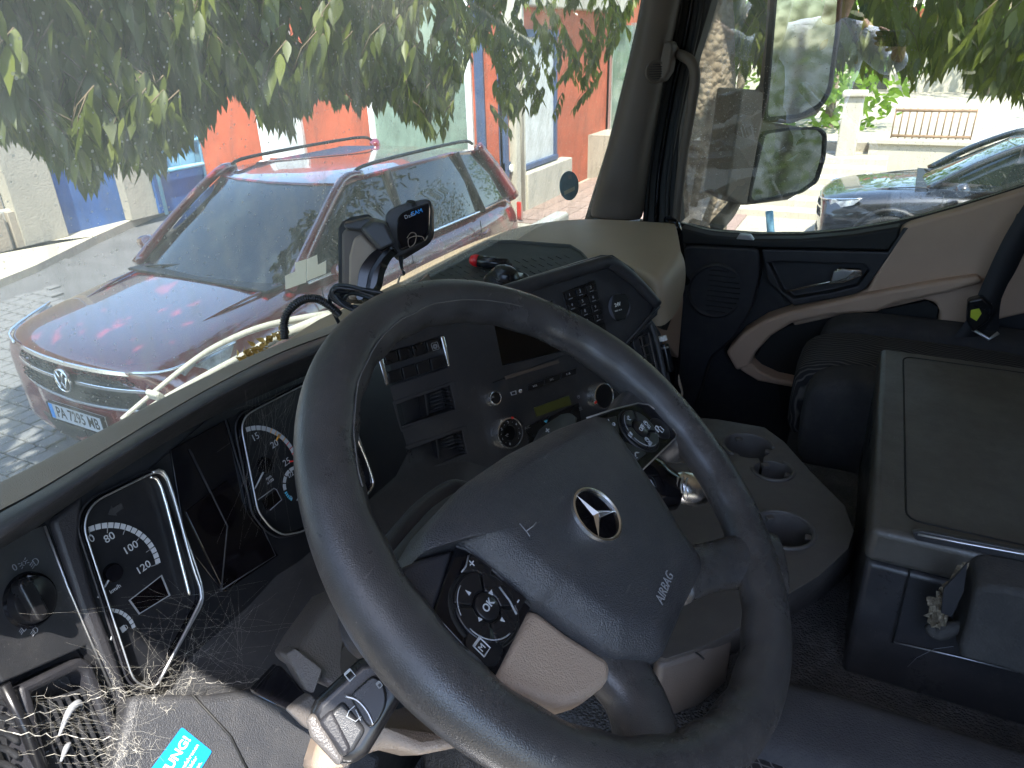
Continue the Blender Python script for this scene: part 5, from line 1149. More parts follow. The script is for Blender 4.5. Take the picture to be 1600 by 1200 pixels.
lathe('page_button', WHEEL.px((1031, 670), .0016), WN, [(0, .002), (.011, .002), (.0125, .001), (.013, 0)], bm_, rp_, seg=28); sym(rp_, WHEEL, (1031, 671), 'pages', .0055, M['white_print'], .0042)
sym(rp_, WHEEL, (983, 653), 'cruise', .0038, M['white_print'], .0056); sym(rp_, WHEEL, (1009, 661), 'clock', .0032, M['white_print'], .0056); txt('legend', 'SET', WHEEL.px((1014, 667), .0056), X, WN, .0045, M['white_print'], rp_)
sym(rp_, WHEEL, (985, 679), 'car', .0038, M['white_print'], .0056); sym(rp_, WHEEL, (1011, 687), 'clock', .0032, M['white_print'], .0056); txt('legend', 'RES', WHEEL.px((1016, 693), .0056), X, WN, .0045, M['white_print'], rp_)
cr_ = WHEEL.px((804, 858), .012); stuff(mesh('crumb', [cr_+V(p)*.0014 for p in ((-1, 0, 0), (1, 0, 0), (0, 1.6, 0), (0, 0, 1.2), (0, -1.2, 0))], [[0, 2, 3], [2, 1, 3], [1, 4, 3], [4, 0, 3]], M['dry_leaf'], sw_))
# ------------------------------------------------------------------ centre stack
sn = ST.n; su = ST.u
cs_ = thing('centre_stack', 'dark centre console stack with radio and climate controls angled to the driver', 'console', tuple(ST.px((780, 600))))
s1 = slab('switch_fascia', ST.pl([(545, 600), (552, 500), (700, 470), (722, 512), (766, 712), (785, 800), (650, 800), (575, 700)]), sn, -.06, 0, M['black_plastic'], cs_, bevel=.001)
cut(s1, ST.pl([(619, 632), (704, 602), (711, 639), (627, 666)]), sn, -.035, .01)
cut(s1, ST.pl([(635, 704), (722, 672), (729, 708), (643, 740)]), sn, -.035, .01)
cut(s1, ST.pl([(588, 555), (690, 524), (702, 574), (602, 606)]), sn, -.006, .01)
for dx, dy in ((0, 0), (18, 70)):
    frame_ring('pocket_frame', ST.pl([(606+dx, 630+dy), (710+dx, 595+dy), (721+dx, 640+dy), (620+dx, 677+dy)]), .83, sn, -.002, .0015, M['black_plastic'], cs_, bevel=.0006)
    for i in range(7): a = ST.px((624+dx+i*1.4, 635+dy+i*5), -.004); tube('pocket_tooth', [a, a-sn*.02], .0016, M['rubber'], cs_, seg=5); a = ST.px((700+dx+i*1.2, 606+dy+i*5), -.004); tube('pocket_tooth', [a, a-sn*.02], .0016, M['grey_print'] if 0 else M['navy_door'], cs_, seg=5)
    slab('pocket_divider', ST.pl([(666+dx, 615+dy), (669+dx, 614+dy), (674+dx, 648+dy), (671+dx, 650+dy)]), sn, -.03, -.008, M['navy_door'], cs_, bevel=0)
    for i in range(5): tube('pocket_rib', [ST.px((672+dx, 617+dy+i*6), -.028), ST.px((704+dx, 606+dy+i*6), -.020)], .0014, M['black_plastic'], cs_, seg=5)
# switch bank
sb = thing('switch_bank', 'bank of eight black rocker switches with chrome ends', 'switch panel', tuple(ST.px((640, 565))))
g0 = [(598, 552), (686, 526), (698, 573), (609, 601)]
def bil(a, b): p = [g0[0][i]*(1-a)*(1-b)+g0[1][i]*a*(1-b)+g0[3][i]*(1-a)*b+g0[2][i]*a*b for i in (0, 1)]; return tuple(p)
for r_ in range(2):
    for c_ in range(4):
        e = .012; a0, a1, b0_, b1_ = c_/4+e, (c_+1)/4-e, r_/2+.02+(.08 if r_ else 0), (r_+1)/2-.02-(.08 if not r_ else 0)
        slab('rocker_switch', ST.pl([bil(a0, b0_), bil(a1, b0_), bil(a1, b1_), bil(a0, b1_)]), sn, -.006, -.0005 if r_ else .0005, M['black_smooth'], sb, bevel=.0012)
slab('chrome_end', ST.pl([(588, 556), (596, 553), (608, 601), (601, 604)]), sn, -.006, .003, M['chrome'], sb, bevel=.002, seg=3); slab('chrome_end', ST.pl([(687, 526), (693, 524), (698, 545), (703, 571), (699, 573)]), sn, -.006, .003, M['chrome'], sb, bevel=.002, seg=3)
sym(sb, ST, (680, 541), 'gear', .0058, M['white_print'], .0012)
# radio panel
R_poly = [(716, 508), (735, 462), (940, 398), (958, 398), (990, 420), (1030, 470), (1028, 492), (968, 545), (1000, 690), (900, 760), (785, 800), (766, 712)]
s2 = slab('radio_fascia', ST.pl(R_poly), sn, -.06, -.001, M['black_plastic'], cs_, bevel=.001)
cut(s2, ST.pl([(772, 502), (865, 468), (885, 548), (786, 572)]), sn, -.006, .01)
slab('radio_screen', ST.pl([(773, 502), (865, 469), (884, 547), (786, 571)]), sn, -.008, -.005, M['screen'], cs_, bevel=0)
# hood rail of the stack (thick rolled bezel)
tube('bezel', [ST.px(p, .008) for p in ((640, 492), (740, 470), (850, 438), (938, 412), (954, 411), (972, 422), (1000, 446), (1027, 476))], [.011, .012, .012, .012, .012, .012, .011, .010], M['black_plastic'], cs_, sm=4, seg=14)
tube('bezel_end', [ST.px(p, .004) for p in ((1027, 478), (1018, 492), (970, 545))], [.007, .003, .0015], M['black_plastic'], cs_, seg=8)
# keypad
kp = thing('keypad', 'telephone style number keypad beside the round socket', 'keypad', tuple(ST.px((910, 480))))
slab('key_base', ST.pl([(878, 457), (928, 438), (948, 520), (900, 535)]), sn, -.001, .001, M['black_smooth'], kp, bevel=.0005)
g1 = [(880, 457), (930, 440), (944, 500), (896, 520)]
keys = '123456789*0#'
for i, s in enumerate(keys):
    r_, c_ = divmod(i, 3)
    def b2(a, b): return tuple(g1[0][k]*(1-a)*(1-b)+g1[1][k]*a*(1-b)+g1[3][k]*(1-a)*b+g1[2][k]*a*b for k in (0, 1))
    a0, a1, b0_, b1_ = c_/3+.03, (c_+1)/3-.03, r_/4+.04, (r_+1)/4-.04
    ky = slab('key', ST.pl([b2(a0, b0_), b2(a1, b0_), b2(a1, b1_), b2(a0, b1_)]), sn, .001, .003, M['black_smooth'], kp, bevel=.0006)
    txt('key_number', s if s not in '*#' else ('*' if s == '*' else 'Y'), ST.px(b2((a0+a1)/2, (b0_+b1_)/2-.02), .0031), su, sn, .0075, M['white_print'], ky)
    slab('key_print', [ST.px(b2((a0+a1)/2+dx, (b0_+b1_)/2+.065+dy), .0032) for dx, dy in ((-.06, 0), (.06, 0), (.06, .018), (-.06, .018))], sn, 0, .0001, M['grey_print'], ky, bevel=0)
kk = slab('key', ST.pl([(914, 518), (944, 506), (947, 517), (917, 529)]), sn, .001, .003, M['black_smooth'], kp, bevel=.0006); sym(kk, ST, (930, 517), 'phone', .0035, M['grey_print'], .0032)
# 24 V socket
so_ = thing('power_socket', 'round power socket lidded in black marked 24V', 'socket', tuple(ST.px((966, 481))))
lathe('ring', ST.px((967, 480)), sn, [(.016, 0), (.017, .005), (.021, .007), (.024, .005), (.0255, 0)], mat('socket_grey', (.10, .105, .13), .3), so_, seg=44)
lathe('lid', ST.px((967, 480)), sn, [(0, .008), (.015, .008), (.017, .006), (.0175, 0)], M['black_smooth'], so_, seg=40)
slab('flap', ST.pl([(957, 461), (977, 459), (983, 478), (976, 499), (962, 502), (954, 482)], .008), sn, 0, .003, M['rubber'], so_, bevel=.002, r=.004)
txt('lettering', '24V', ST.px((965, 476), .0115), su, sn, .0092, M['white_paint'], so_, bold=.0003); txt('lettering', 'MAX 15 A', ST.px((966, 485), .0115), su, sn, .0040, M['white_paint'], so_)
# radio rows
tube('fascia_line', [ST.px((770, 598), .0005), ST.px((900, 548), .0005)], .0007, M['rubber'], cs_, seg=4); slab('cd_slot', ST.pl([(788, 588), (872, 562), (874, 567), (790, 593)]), sn, -.001, .0012, M['beige_pillar'], cs_, bevel=.0005)
k1 = thing('volume_knob', 'small chrome ringed knob marked ON on the radio', 'knob', tuple(ST.px((768, 622))))
lathe('chrome_ring', ST.px((768, 622)), sn, [(.0088, 0), (.009, .014), (.0105, .0145), (.0125, .012), (.0140, .003), (.0145, 0)], M['chrome'], k1, seg=40); lathe('cap', ST.px((768, 622)), sn, [(0, .0135), (.0092, .0135), (.0098, .011)], M['black_smooth'], k1); txt('lettering', 'ON', ST.px((769, 621), .0138), su, sn, .0048, M['grey_print'], k1)
k2 = thing('fan_knob', 'large chrome ringed fan knob numbered 0 to 5', 'knob', tuple(ST.px((790, 675))))
lathe('chrome_ring', ST.px((789, 676)), sn, [(.0224, 0), (.0225, .016), (.0235, .018), (.0255, .0175), (.028, .012), (.0285, .002), (.029, 0)], M['chrome'], k2, seg=56)
lathe('cap', ST.px((789, 676)), sn, [(0, .012), (.012, .012), (.013, .0165), (.0225, .0165), (.023, .012)], M['black_smooth'], k2, seg=48)
kf = Fr(ST.px((789, 676)), sn, su)
for i, s in enumerate('0·1·2·3·4·5·'):
    a = radians(250)-i*radians(27); 
    if s == '·': lathe('dot', kf.at(.018*cos(a), .018*sin(a), .0166), sn, [(0, .0003), (.0008, .0003)], M['grey_print'], k2, seg=8)
    else: txt('number', s, kf.at(.018*cos(a), .018*sin(a), .0166), su, sn, .0058, M['white_print'], k2)
sym(k2, ST, (793, 680), 'cruise', .0038, M['white_print'], .0125)
slab('red_mark', [kf.at(a, b, .0178) for a, b in ((.008, .0228), (.0115, .0212), (.0125, .0235), (.009, .0252))], sn, 0, .0012, M['red_print'], k2, bevel=0)
k3 = thing('heat_knob', 'chrome ringed temperature knob with a red mark behind the rim', 'knob', tuple(ST.px((932, 620))))
lathe('chrome_ring', ST.px((935, 619)), sn, [(.0204, 0), (.0205, .016), (.0215, .018), (.0235, .0175), (.026, .012), (.0265, .002), (.027, 0)], M['chrome'], k3, seg=56); lathe('cap', ST.px((935, 619)), sn, [(0, .015), (.0205, .0155)], M['black_smooth'], k3, seg=40)
kf3 = Fr(ST.px((935, 619)), sn, su); slab('red_mark', [kf3.at(a, b, .0165) for a, b in ((-.021, -.006), (-.0255, -.007), (-.026, -.003), (-.0215, -.002))], sn, 0, .0025, M['red_print'], k3, bevel=0)
k4 = lathe('dial_ring', ST.px((935, 535)), sn, [(.010, .008), (.012, .010), (.014, .006), (.0145, 0)], M['chrome'], cs_, seg=32)
# sockets and small keys
frame_ring('usb_port', ST.pl([(797, 613), (806, 610), (807, 616), (799, 618)]), .7, sn, 0, .001, M['white_print'], cs_, bevel=0); lathe('aux_port', ST.px((813, 611)), sn, [(.0022, .001), (.0028, .002), (.0038, .001), (.004, 0)], M['chrome'], cs_, seg=20)
for p, s in (((836, 603), 'VOL'), ((862, 593), 'SRC'), ((888, 584), 'C ▲')):
    kk = slab('radio_key', [ST.px((p[0]+a, p[1]+b)) for a, b in ((-12, 8), (-11, -1), (12, -9), (12, 1))], sn, -.001, .0014, M['black_smooth'], cs_, bevel=.0006); txt('key_print', s, ST.px(p, .0017), su, sn, .0050, M['white_print'], kk)
slab('climate_base', ST.pl([(820, 668), (904, 630), (912, 690), (832, 716)]), sn, -.001, .001, M['black_smooth'], cs_, bevel=.0005)
slab('climate_display', ST.pl([(834, 637), (888, 618), (892, 632), (838, 651)]), sn, -.001, .0022, M['lcd'], cs_, bevel=.0004)
txt('lettering', 'A/C', ST.px((824, 668), .0014), su, sn, .007, M['grey_print'], cs_); sym(cs_, ST, (904, 620), 'clock', .0034, M['grey_print'], .0014); sym(cs_, ST, (907, 638), 'wash', .0034, M['grey_print'], .0014)
slab('blue_arrow', ST.pl([(849, 658), (855, 656), (853, 661)]), sn, .001, .0014, M['cyan_print'], cs_, bevel=0)
# side vents on the stack's end
sv = thing('centre_air_vent', 'air vent grid on the right flank of the centre stack', 'air vent', tuple(ST.px((990, 560))))
vo_ = [(968, 548), (1012, 503), (1024, 506), (1048, 590), (1062, 660), (1040, 700), (1000, 690)]; vi_ = [(960, 545), (1008, 514), (1014, 516), (1030, 580), (1038, 640), (1020, 670), (990, 660)]
sn2 = sn
slab('housing', ST.pl([(966, 548), (1024, 494), (1040, 520), (1070, 660), (1050, 720), (1000, 720)]), sn, -.08, -.012, M['black_plastic'], sv, bevel=.003)
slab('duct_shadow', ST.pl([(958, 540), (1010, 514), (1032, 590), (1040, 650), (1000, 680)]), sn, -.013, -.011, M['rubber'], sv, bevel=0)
for i in range(8): y0 = 534+i*15; tube('vent_bar', [ST.px((948, y0+14), -.008), ST.px((1012+i*3.6, y0-12), -.008)], .0018, M['console'], sv, seg=5)
for i in range(5): tube('vent_bar', [ST.px((965+i*12, 540-i*5), -.008), ST.px((992+i*12, 650-i*3), -.008)], .0018, M['console'], sv, seg=5)
slab('vent_flap', ST.pl([(990, 528), (1000, 524), (1024, 610), (1014, 616)]), sn, -.012, -.005, M['navy_door'], sv, bevel=.001)
tube('vent_edge', [ST.px(p, -.004) for p in ((968, 548), (1010, 508), (1018, 510), (1032, 560), (1052, 660), (1056, 700))], [.002, .005, .006, .006, .006, .005], M['black_plastic'], sv, sm=3, seg=10)
slab('thumb_wheel', ST.pl([(1034, 538), (1042, 536), (1052, 580), (1044, 582)]), sn, -.02, .006, M['black_smooth'], sv, bevel=.003); slab('chrome_clip', ST.pl([(1031, 526), (1037, 524), (1039, 532), (1033, 534)]), sn, -.01, .008, M['white_paint'], sv, bevel=.001)
slab('chrome_clip', ST.pl([(1034, 543), (1040, 541), (1041, 544), (1035, 546)]), sn, -.01, .008, M['satin'], sv, bevel=.001)
hk = thing('hanging_clip', 'small grey plastic clip hanging at the stack end', 'clip', tuple(ST.px((1062, 610))))
tube('clip', [ST.px(p, -.02) for p in ((1060, 585), (1062, 600), (1066, 612), (1064, 625), (1067, 638))], [.001, .0035, .002, .0035, .001], M['mirror_shell'], hk, sm=3)
# --- passenger side dash top
TZ = 2.09
def tp_(ps, z=TZ): return [hz(p, z) for p in ps]
back = [(500, 512), (560, 475), (620, 440), (690, 402), (740, 375), (790, 356), (835, 345), (890, 339), (935, 337), (1000, 340), (1052, 346)]
front = [(500, 540), (560, 520), (620, 485), (700, 470), (760, 455), (850, 430), (930, 405), (960, 402), (1000, 425), (1030, 440), (1064, 395)]
rb = [hz(p, TZ-.03 if i > 6 else TZ-.01) for i, p in enumerate(back)]; rf = [hz(p, TZ-.015) for p in front]
rows = [[p+V((0, .12, -.06)) for p in rb], rb]
for k in (.2, .45, .7, .9): rows.append([a*(1-k)+b*k+V((0, 0, .012*sin(pi*k) if i > 5 else 0)) for i, (a, b) in enumerate(zip(rb, rf))])
rows += [rf, [p+V((-.005, -.015, -.02)) for p in rf], [p+V((-.01, -.02, -.10)) for p in rf]]
grid('dash_top', rows, M['beige_dash'], da, sub=2)
# rubber tray with ribs
tr_ = thing('dash_tray', 'black ribbed rubber tray let into the beige dash top', 'tray', tuple(hz((780, 420), TZ)))
TR = [(570, 487), (633, 449), (700, 412), (762, 379), (800, 379), (892, 386), (908, 396), (921, 411), (880, 440), (760, 475), (640, 520)]
slab('mat', [hz(p, TZ+.004) for p in TR], Z, -.01, .0065, M['tray_rubber'], tr_, bevel=.002)
tube('lip', [hz(p, TZ+.010) for p in TR], .004, M['tray_rubber'], tr_, closed=True, seg=8)
T0 = hz((770, 385), TZ+.0108); T1 = hz((640, 460), TZ+.0108)
geo = []
for i in range(24):
    for j in range(5):
        pa = (660+j*48+i*1.5-8*0, 452-j*12+i*2-24); 
        x_, y_ = 905-i*13-(0), 398+i*1.2
        a = hz((x_-j*14-10, y_+j*11), TZ+.0108); b = hz((x_-j*14-2, y_+j*11+4), TZ+.0108)
        pm = (x_-j*14-6, y_+j*11+2)
        if inpoly(pm, TR) and inpoly((pm[0]-14, pm[1]+2), TR) and inpoly((pm[0]+10, pm[1]-6), TR): geo.append(tubeg([a, b], .0011, 4))
stuff(mesh('rib', *join_geo(geo), M['tray_rubber'], tr_))
# beige face below the dash top on the passenger side, with gap
fp0 = [hz(p, TZ-.04) for p in ((985, 430), (1030, 445), (1066, 398))]
slab('glovebox_face', [hy(p, .40) for p in ((1000, 440), (1045, 432), (1068, 400), (1068, 470), (1060, 560), (1030, 520))], V((-.3, -1, 0)), -.05, 0, M['beige_door'], da, bevel=.004)
slab('dark_gap', [hy(p, .39) for p in ((1010, 445), (1064, 402), (1067, 412), (1016, 458))], V((-.3, -1, 0)), -.03, .004, M['tray_rubber'], da, bevel=.001)
slab('handle_recess', [hy(p, .385) for p in ((1032, 512), (1044, 494), (1047, 498), (1040, 516))], V((-.3, -1, 0)), -.01, .004, M['rubber'], da, bevel=.001)
slab('under_panel', [hy(p, .45) for p in ((1000, 520), (1075, 560), (1090, 640), (1150, 760), (1050, 800), (980, 700))], V((0, -1, 0)), -.05, 0, M['rubber'], da, bevel=.004)
tube('end_seal', [hz((1044, 343), TZ-.03), hz((1057, 355), TZ-.03), hx((1062, 390), 1.90), hx((1066, 430), 1.90), hx((1072, 440), 1.93)], .012, M['gloss_black'], da, sm=5, seg=10)
# ------------------------------------------------------------------ items on the dash
pl = thing('lighter_plug', 'black cigarette lighter plug with a bright red ring on the tray', 'plug', tuple(hz((765, 408), TZ)))
a = hz((738, 406), TZ+.024); b = hz((748, 408), TZ+.024); c = hz((792, 414), TZ+.020); d = hz((800, 416), TZ+.018)
tube('tip', [a, (a+b)/2, b], [.010, .0125, .012], M['red_plug'], pl, seg=20); tube('body', [b, b.lerp(c, .3), c], [.012, .012, .0115], M['black_smooth'], pl, seg=20); tube('strain_relief', [c, d], [.008, .004], M['rubber'], pl)
slab('contact', [b.lerp(c, .15)+V((0, 0, .0115)), b.lerp(c, .30)+V((0, 0, .0118)), b.lerp(c, .30)+V((.004, -.004, .010)), b.lerp(c, .15)+V((.004, -.004, .010))], Z, 0, .001, M['chrome'], pl, bevel=0)
tube('lead', [d, hz((812, 424), TZ+.012), hz((825, 432), TZ+.012), hz((822, 445), TZ+.012), hz((800, 440), TZ+.01)], .0022, M['cable'], pl, sm=6)
kb_ = thing('round_gadget', 'round black ribbed gadget with a domed top on the stack edge', 'gadget', tuple(hz((783, 436), TZ)))
gc = ST.px((784, 440), .004); gc = hz((786, 444), TZ+.012)
lathe('base', gc, V((-.12, -.25, .96)), [(0, .0), (.034, 0), (.036, .006), (.034, .010), (.031, .012), (.031, .014), (.029, .015), (.029, .017), (.027, .018), (.027, .020), (.024, .022), (.020, .030), (.012, .034), (0, .035)], M['black_smooth'], kb_, seg=44)
box('clip', gc+V((.045, -.01, .004)), (.02, .012, .008), M['satin'], kb_, bevel=.002)
# sensor housing on the windscreen
sh_ = thing('sensor_housing', 'grey and black sensor housing stuck low on the windscreen', 'sensor housing', tuple(pd((565, 410), .98)))
nW = -fw
slab('backing', [pd(p, 1.0) for p in ((527, 356), (534, 345), (548, 338), (575, 333), (583, 340), (583, 470), (528, 472))], nW, -.02, .0, M['rubber'], sh_, bevel=.004)
slab('grey_side', [pd(p, .97) for p in ((533, 362), (542, 354), (566, 358), (600, 385), (598, 395), (575, 420), (562, 470), (533, 470))], nW, -.04, .0, M['beige_pillar'], sh_, bevel=.006, seg=3)
slab('side_inlay', [pd(p, .965) for p in ((552, 372), (564, 364), (590, 390), (570, 420), (558, 468), (544, 468), (545, 400))], nW, -.01, .001, M['mirror_shell'], sh_, bevel=.004)
hexa('top_cover', [pd(p, .962) for p in ((560, 356), (590, 392), (618, 380), (603, 345), (580, 340))], [pd(p, .93) for p in ((566, 358), (594, 391), (617, 380), (603, 350), (584, 346))], M['black_plastic'], sh_, bevel=.004, seg=3)
hexa('top_plate', [pd(p, 1.0) for p in ((538, 346), (575, 338), (604, 345), (585, 356), (562, 358), (540, 356))], [pd(p, .955) for p in ((536, 350), (575, 341), (602, 348), (585, 358), (564, 360), (540, 358))], M['black_plastic'], sh_, bevel=.003)
slab('black_arm', fit([pd(p, .95) for p in ((616, 382), (598, 395), (578, 425), (570, 470), (556, 470), (562, 420), (578, 398), (592, 388))], .01), nW, -.03, .004, M['gloss_black'], sh_, bevel=.003)
slab('foot_arm', fit([pd(p, .955) for p in ((620, 383), (604, 395), (592, 420), (588, 448), (558, 470), (560, 430), (575, 400))], .01), nW, -.04, -.002, M['gloss_black'], sh_, bevel=.003)
dc = thing('dash_camera', 'black square dashboard camera facing the road', 'camera', tuple(pd((640, 350), 1.0)))
slab('case', fit([pd(p, 1.0) for p in ((600, 340), (605, 328), (625, 318), (665, 309), (674, 313), (675, 360), (668, 374), (622, 402), (612, 400))], .008), nW, -.035, 0, M['black_plastic'], dc, bevel=.006, seg=4)
slab('screen', fit([pd(p, .985) for p in ((620, 342), (628, 332), (668, 316), (671, 320), (670, 362), (662, 374), (626, 391), (621, 386))], .006), nW, -.01, .001, M['gloss_black'], dc, bevel=.002)
txt('lettering', 'Dash', pd((640, 337), .980), rt*.93+up*.36, nW, .0075, M['grey_print'], dc); txt('lettering', 'CAM', pd((651, 332), .980), rt*.93+up*.36, nW, .008, M['sticker_blue'], dc)
lathe('button', pd((642, 318), .99), V((-.1, -.2, 1)), [(0, .003), (.006, .003), (.007, 0)], M['rubber'], dc, seg=16)
tube('lead', [pd((626, 402), .995), pd((628, 420), .99), pd((631, 428), .99), hz((625, 432), TZ+.003), hz((619, 452), TZ+.003)], [.004, .002, .002, .002, .002], M['cable'], dc, sm=5)
tube('wire_tangle', [pd(p, .98) for p in ((636, 372), (642, 364), (650, 366), (648, 380), (640, 386), (638, 374), (648, 369), (660, 370), (664, 376), (668, 368))], .0006, M['mirror_shell'], dc, sm=5, seg=5)
# coil of cable and corrugated hose
co = thing('cable_coil', 'coiled thin dark cable at the foot of the windscreen', 'cable', tuple(hz((560, 470), TZ+.06)))
for k in range(7):
    pts = []; j = k*1.8
    for i in range(14):
        t = 2*pi*i/14; ex = 48-j*.8; ey = 17-j*.4; ox, oy = 564+j*1.2, 466+j*.9
        x_ = ox+ex*cos(t)*.98-ey*sin(t)*.25*(1 if cos(t) < 0 else .3); y_ = oy+ey*sin(t)+ex*cos(t)*.20+3*sin(3*t+k)
        pts.append(pd((x_, y_), .86+.012*sin(t+k)+.004*k))
    tube('loop', pts, .0023, M['cable'], co, sm=4, closed=True, seg=7)
tube('tail', [pd((604, 470), .87), pd((560, 455), .86), pd((530, 448), .86), pd((515, 462), .87), pd((520, 485), .88), pd((530, 505), .90)], .0024, M['cable'], co, sm=5)
hs = thing('corrugated_hose', 'black corrugated conduit arching up from the dash edge', 'hose', tuple(pd((445, 525), .84)))
hp_ = cr([pd(p, k) for p, k in (((445, 530), .84), ((444, 505), .84), ((452, 485), .84), ((472, 469), .85), ((495, 467), .86), ((515, 478), .87), ((530, 492), .88))], 26)
tube('conduit', hp_, [.0042+(.0012 if (i//2) % 2 else 0) for i in range(len(hp_))], M['hose'], hs, seg=12)
# beige ledge strip along the screen and debris, tape, sticker
slab('screen_ledge', [hz(p, 2.15) for p in ((425, 548), (470, 515), (500, 497), (560, 470), (620, 441), (640, 452), (600, 485), (520, 520))], Z, -.03, 0, M['beige_dash'], da, bevel=.003)
lf = stuff(mesh('dry_leaves', *join_geo([leafg(hz((lambda q: (385+q*70, 562-q*42+rnd()*8))(rnd()), 2.16)+V((0, .02*rnd(), rnd()*.003)), V((rnd()-.5, rnd()-.5, .3*rnd())), V((rnd()-.5, rnd()-.5, .4)), .011, .007, .3, .3) for _ in range(60)]), M['dry_leaf'], None))
lf['label'] = 'small dry yellow leaves gathered at the foot of the windscreen'; lf['category'] = 'leaves'
def wst(p, k=.008):
    d = ray(p); 
    t = (.74-.25*(2.03-H)*-1*-1) ; P0_ = WS.P+V((0, -k, 0)); return O+d*((P0_-O).dot(WS.n)/d.dot(WS.n))
tpz = thing('paper_tape', 'stepped pieces of pale paper tape stuck on the windscreen', 'tape', tuple(wst((478, 425))))
for q in ([(445, 431), (461, 424), (461, 410), (478, 405), (478, 441), (446, 452)], [(479, 405), (495, 398), (496, 410), (496, 414), (509, 407), (509, 427), (479, 439)]):
    slab('tape_strip', [wst(p) for p in q], WS.n, 0, .0006, M['tape'], tpz, bevel=0)
stk2 = thing('round_sticker', 'faded round blue sticker low in the windscreen corner', 'sticker', tuple(wst((889, 290))))
q = [wst((889+15*cos(t), 290+23*sin(t))) for t in [2*pi*i/28 for i in range(28)]]
slab('disc', q, WS.n, 0, .0006, M['sky_sticker'], stk2, bevel=0)
slab('print_field', [wst((p[0], p[1]), .010) for p in ((881, 299), (898, 291), (898, 297), (882, 305))], WS.n, 0, .0004, M['tape'], stk2, bevel=0); slab('print_mark', [wst(p, .010) for p in ((887, 274), (893, 272), (893, 279), (888, 280))], WS.n, 0, .0004, M['white_print'], stk2, bevel=0)
# wiper arms outside
wi = thing('windscreen_wiper', 'pale grey wiper arm lying across the bottom of the windscreen', 'wiper', tuple(hy((300, 590), .84)))
tube('arm', [hy(p, .86) for p in ((190, 655), (240, 613), (300, 565), (350, 535), (420, 508), (520, 490))], [.003, .0035, .004, .005, .006, .008], M['wiper'], wi, sm=4)
tube('blade', [hy(p, .83) for p in ((200, 665), (248, 628), (330, 582), (400, 545), (430, 528), (520, 492))], [.003, .004, .005, .006, .008, .010], M['wiper'], wi, sm=4)
slab('link', [hy(p, .835) for p in ((236, 608), (246, 614), (250, 622), (242, 626), (232, 616))], Y, -.015, .01, M['wiper'], wi, bevel=.003)
tube('rubber', [hy(p, .82) for p in ((196, 672), (248, 634), (330, 588), (400, 551), (430, 534))], .003, M['rubber'], wi, sm=3)
# ------------------------------------------------------------------ cup holder console
ch = thing('cup_holder_console', 'dark grey floor console with round cup holders by the tunnel', 'console', tuple(hz((1200, 780), 1.85)))
CZ = 1.84
top = [(1060, 650), (1120, 655), (1195, 668), (1225, 690), (1265, 735), (1320, 790), (1334, 830), (1325, 858), (1280, 900), (1210, 942), (1150, 985), (1100, 1010), (1040, 1030), (980, 1010), (960, 900), (980, 720)]
tpts = [hz(p, CZ) for p in top]; bpts = [V((p.x, p.y, 0))+V(((p.x-1.0)*.10, (p.y-.1)*.05, 1.69)) for p in tpts]
cb = [hz((p[0]+(3 if p[0] > 1250 else 0), p[1]+(35 if p[0] > 1100 else 20)), 1.705) for p in top]
con = hexa('body', cb, tpts, M['console'], ch)
def cup(px_, z, rad, dep):
    c = hz(px_, z); pts = [c+V((rad*cos(t), rad*sin(t), 0)) for t in [2*pi*i/32 for i in range(32)]]
    cut(con, pts, Z, -dep, .02); return c
ca_ = cup((1168, 697), CZ, .040, .07); cb_ = cup((1207, 735), CZ, .030, .07)
q1 = cut(con, [ca_+V((.0, -.03, 0)), ca_+V((.02, .0, 0)), cb_+V((.015, .02, 0)), cb_+V((-.02, .015, 0))], Z, -.06, .02)
cc_ = cup((1222, 828), CZ, .041, .06)
md = con.modifiers.new('b', 'BEVEL'); md.width = .009; md.segments = 3; md.limit_method = 'ANGLE'; md.angle_limit = radians(50)
for p in con.data.polygons: p.use_smooth = True
con.data.set_sharp_from_angle(angle=radians(40))
for c_, r_ in ((ca_, .043), (cc_, .045), (cb_, .033)):
    arc = [c_+V((r_*cos(t), r_*sin(t), .001)) for t in [2*pi*i/40 for i in range(41)]]
    if c_ is cc_: tube('rim_ring', arc[:-1], .0035, M['console'], ch, closed=True, seg=8)
    else:
        o_ = cb_ if c_ is ca_ else ca_; a_ = math.atan2(o_.y-c_.y, o_.x-c_.x)
        tube('rim_ring', [c_+V((r_*cos(t), r_*sin(t), .001)) for t in [a_+radians(62)+radians(236)*i/30 for i in range(31)]], .0032, M['console'], ch, seg=8)
    lathe('cup_mat', c_-Z*.0595, Z, [(0, .001), (r_-.007, .001)], M['rubber'], ch, seg=28)
    for t in (.6, 2.7, 4.8):
        d = V((cos(t), sin(t), 0)); e = Z.cross(d); mesh('grip_tab', *boxg(c_+d*(r_-.008)-Z*.006, d, e, Z, (.010, .012, .006)), M['console'], ch, bevel=.001)
tn = thing('column_foot_trim', 'lower trim coloured as warmly lit between console and driver footwell', 'trim', (.8, .1, 1.75))
slab('trim', [hz(p, 1.80) for p in ((1035, 1000), (1100, 985), (1148, 990), (1100, 1028), (1050, 1045), (1028, 1052), (1020, 1030))], Z, -.09, .012, M['console_warm_lit'], tn, bevel=.008, seg=3)
tube('joint', [hz(p, 1.814) for p in ((1040, 1008), (1062, 1008), (1085, 1018), (1100, 1030))], .0012, M['rubber'], tn, sm=3)
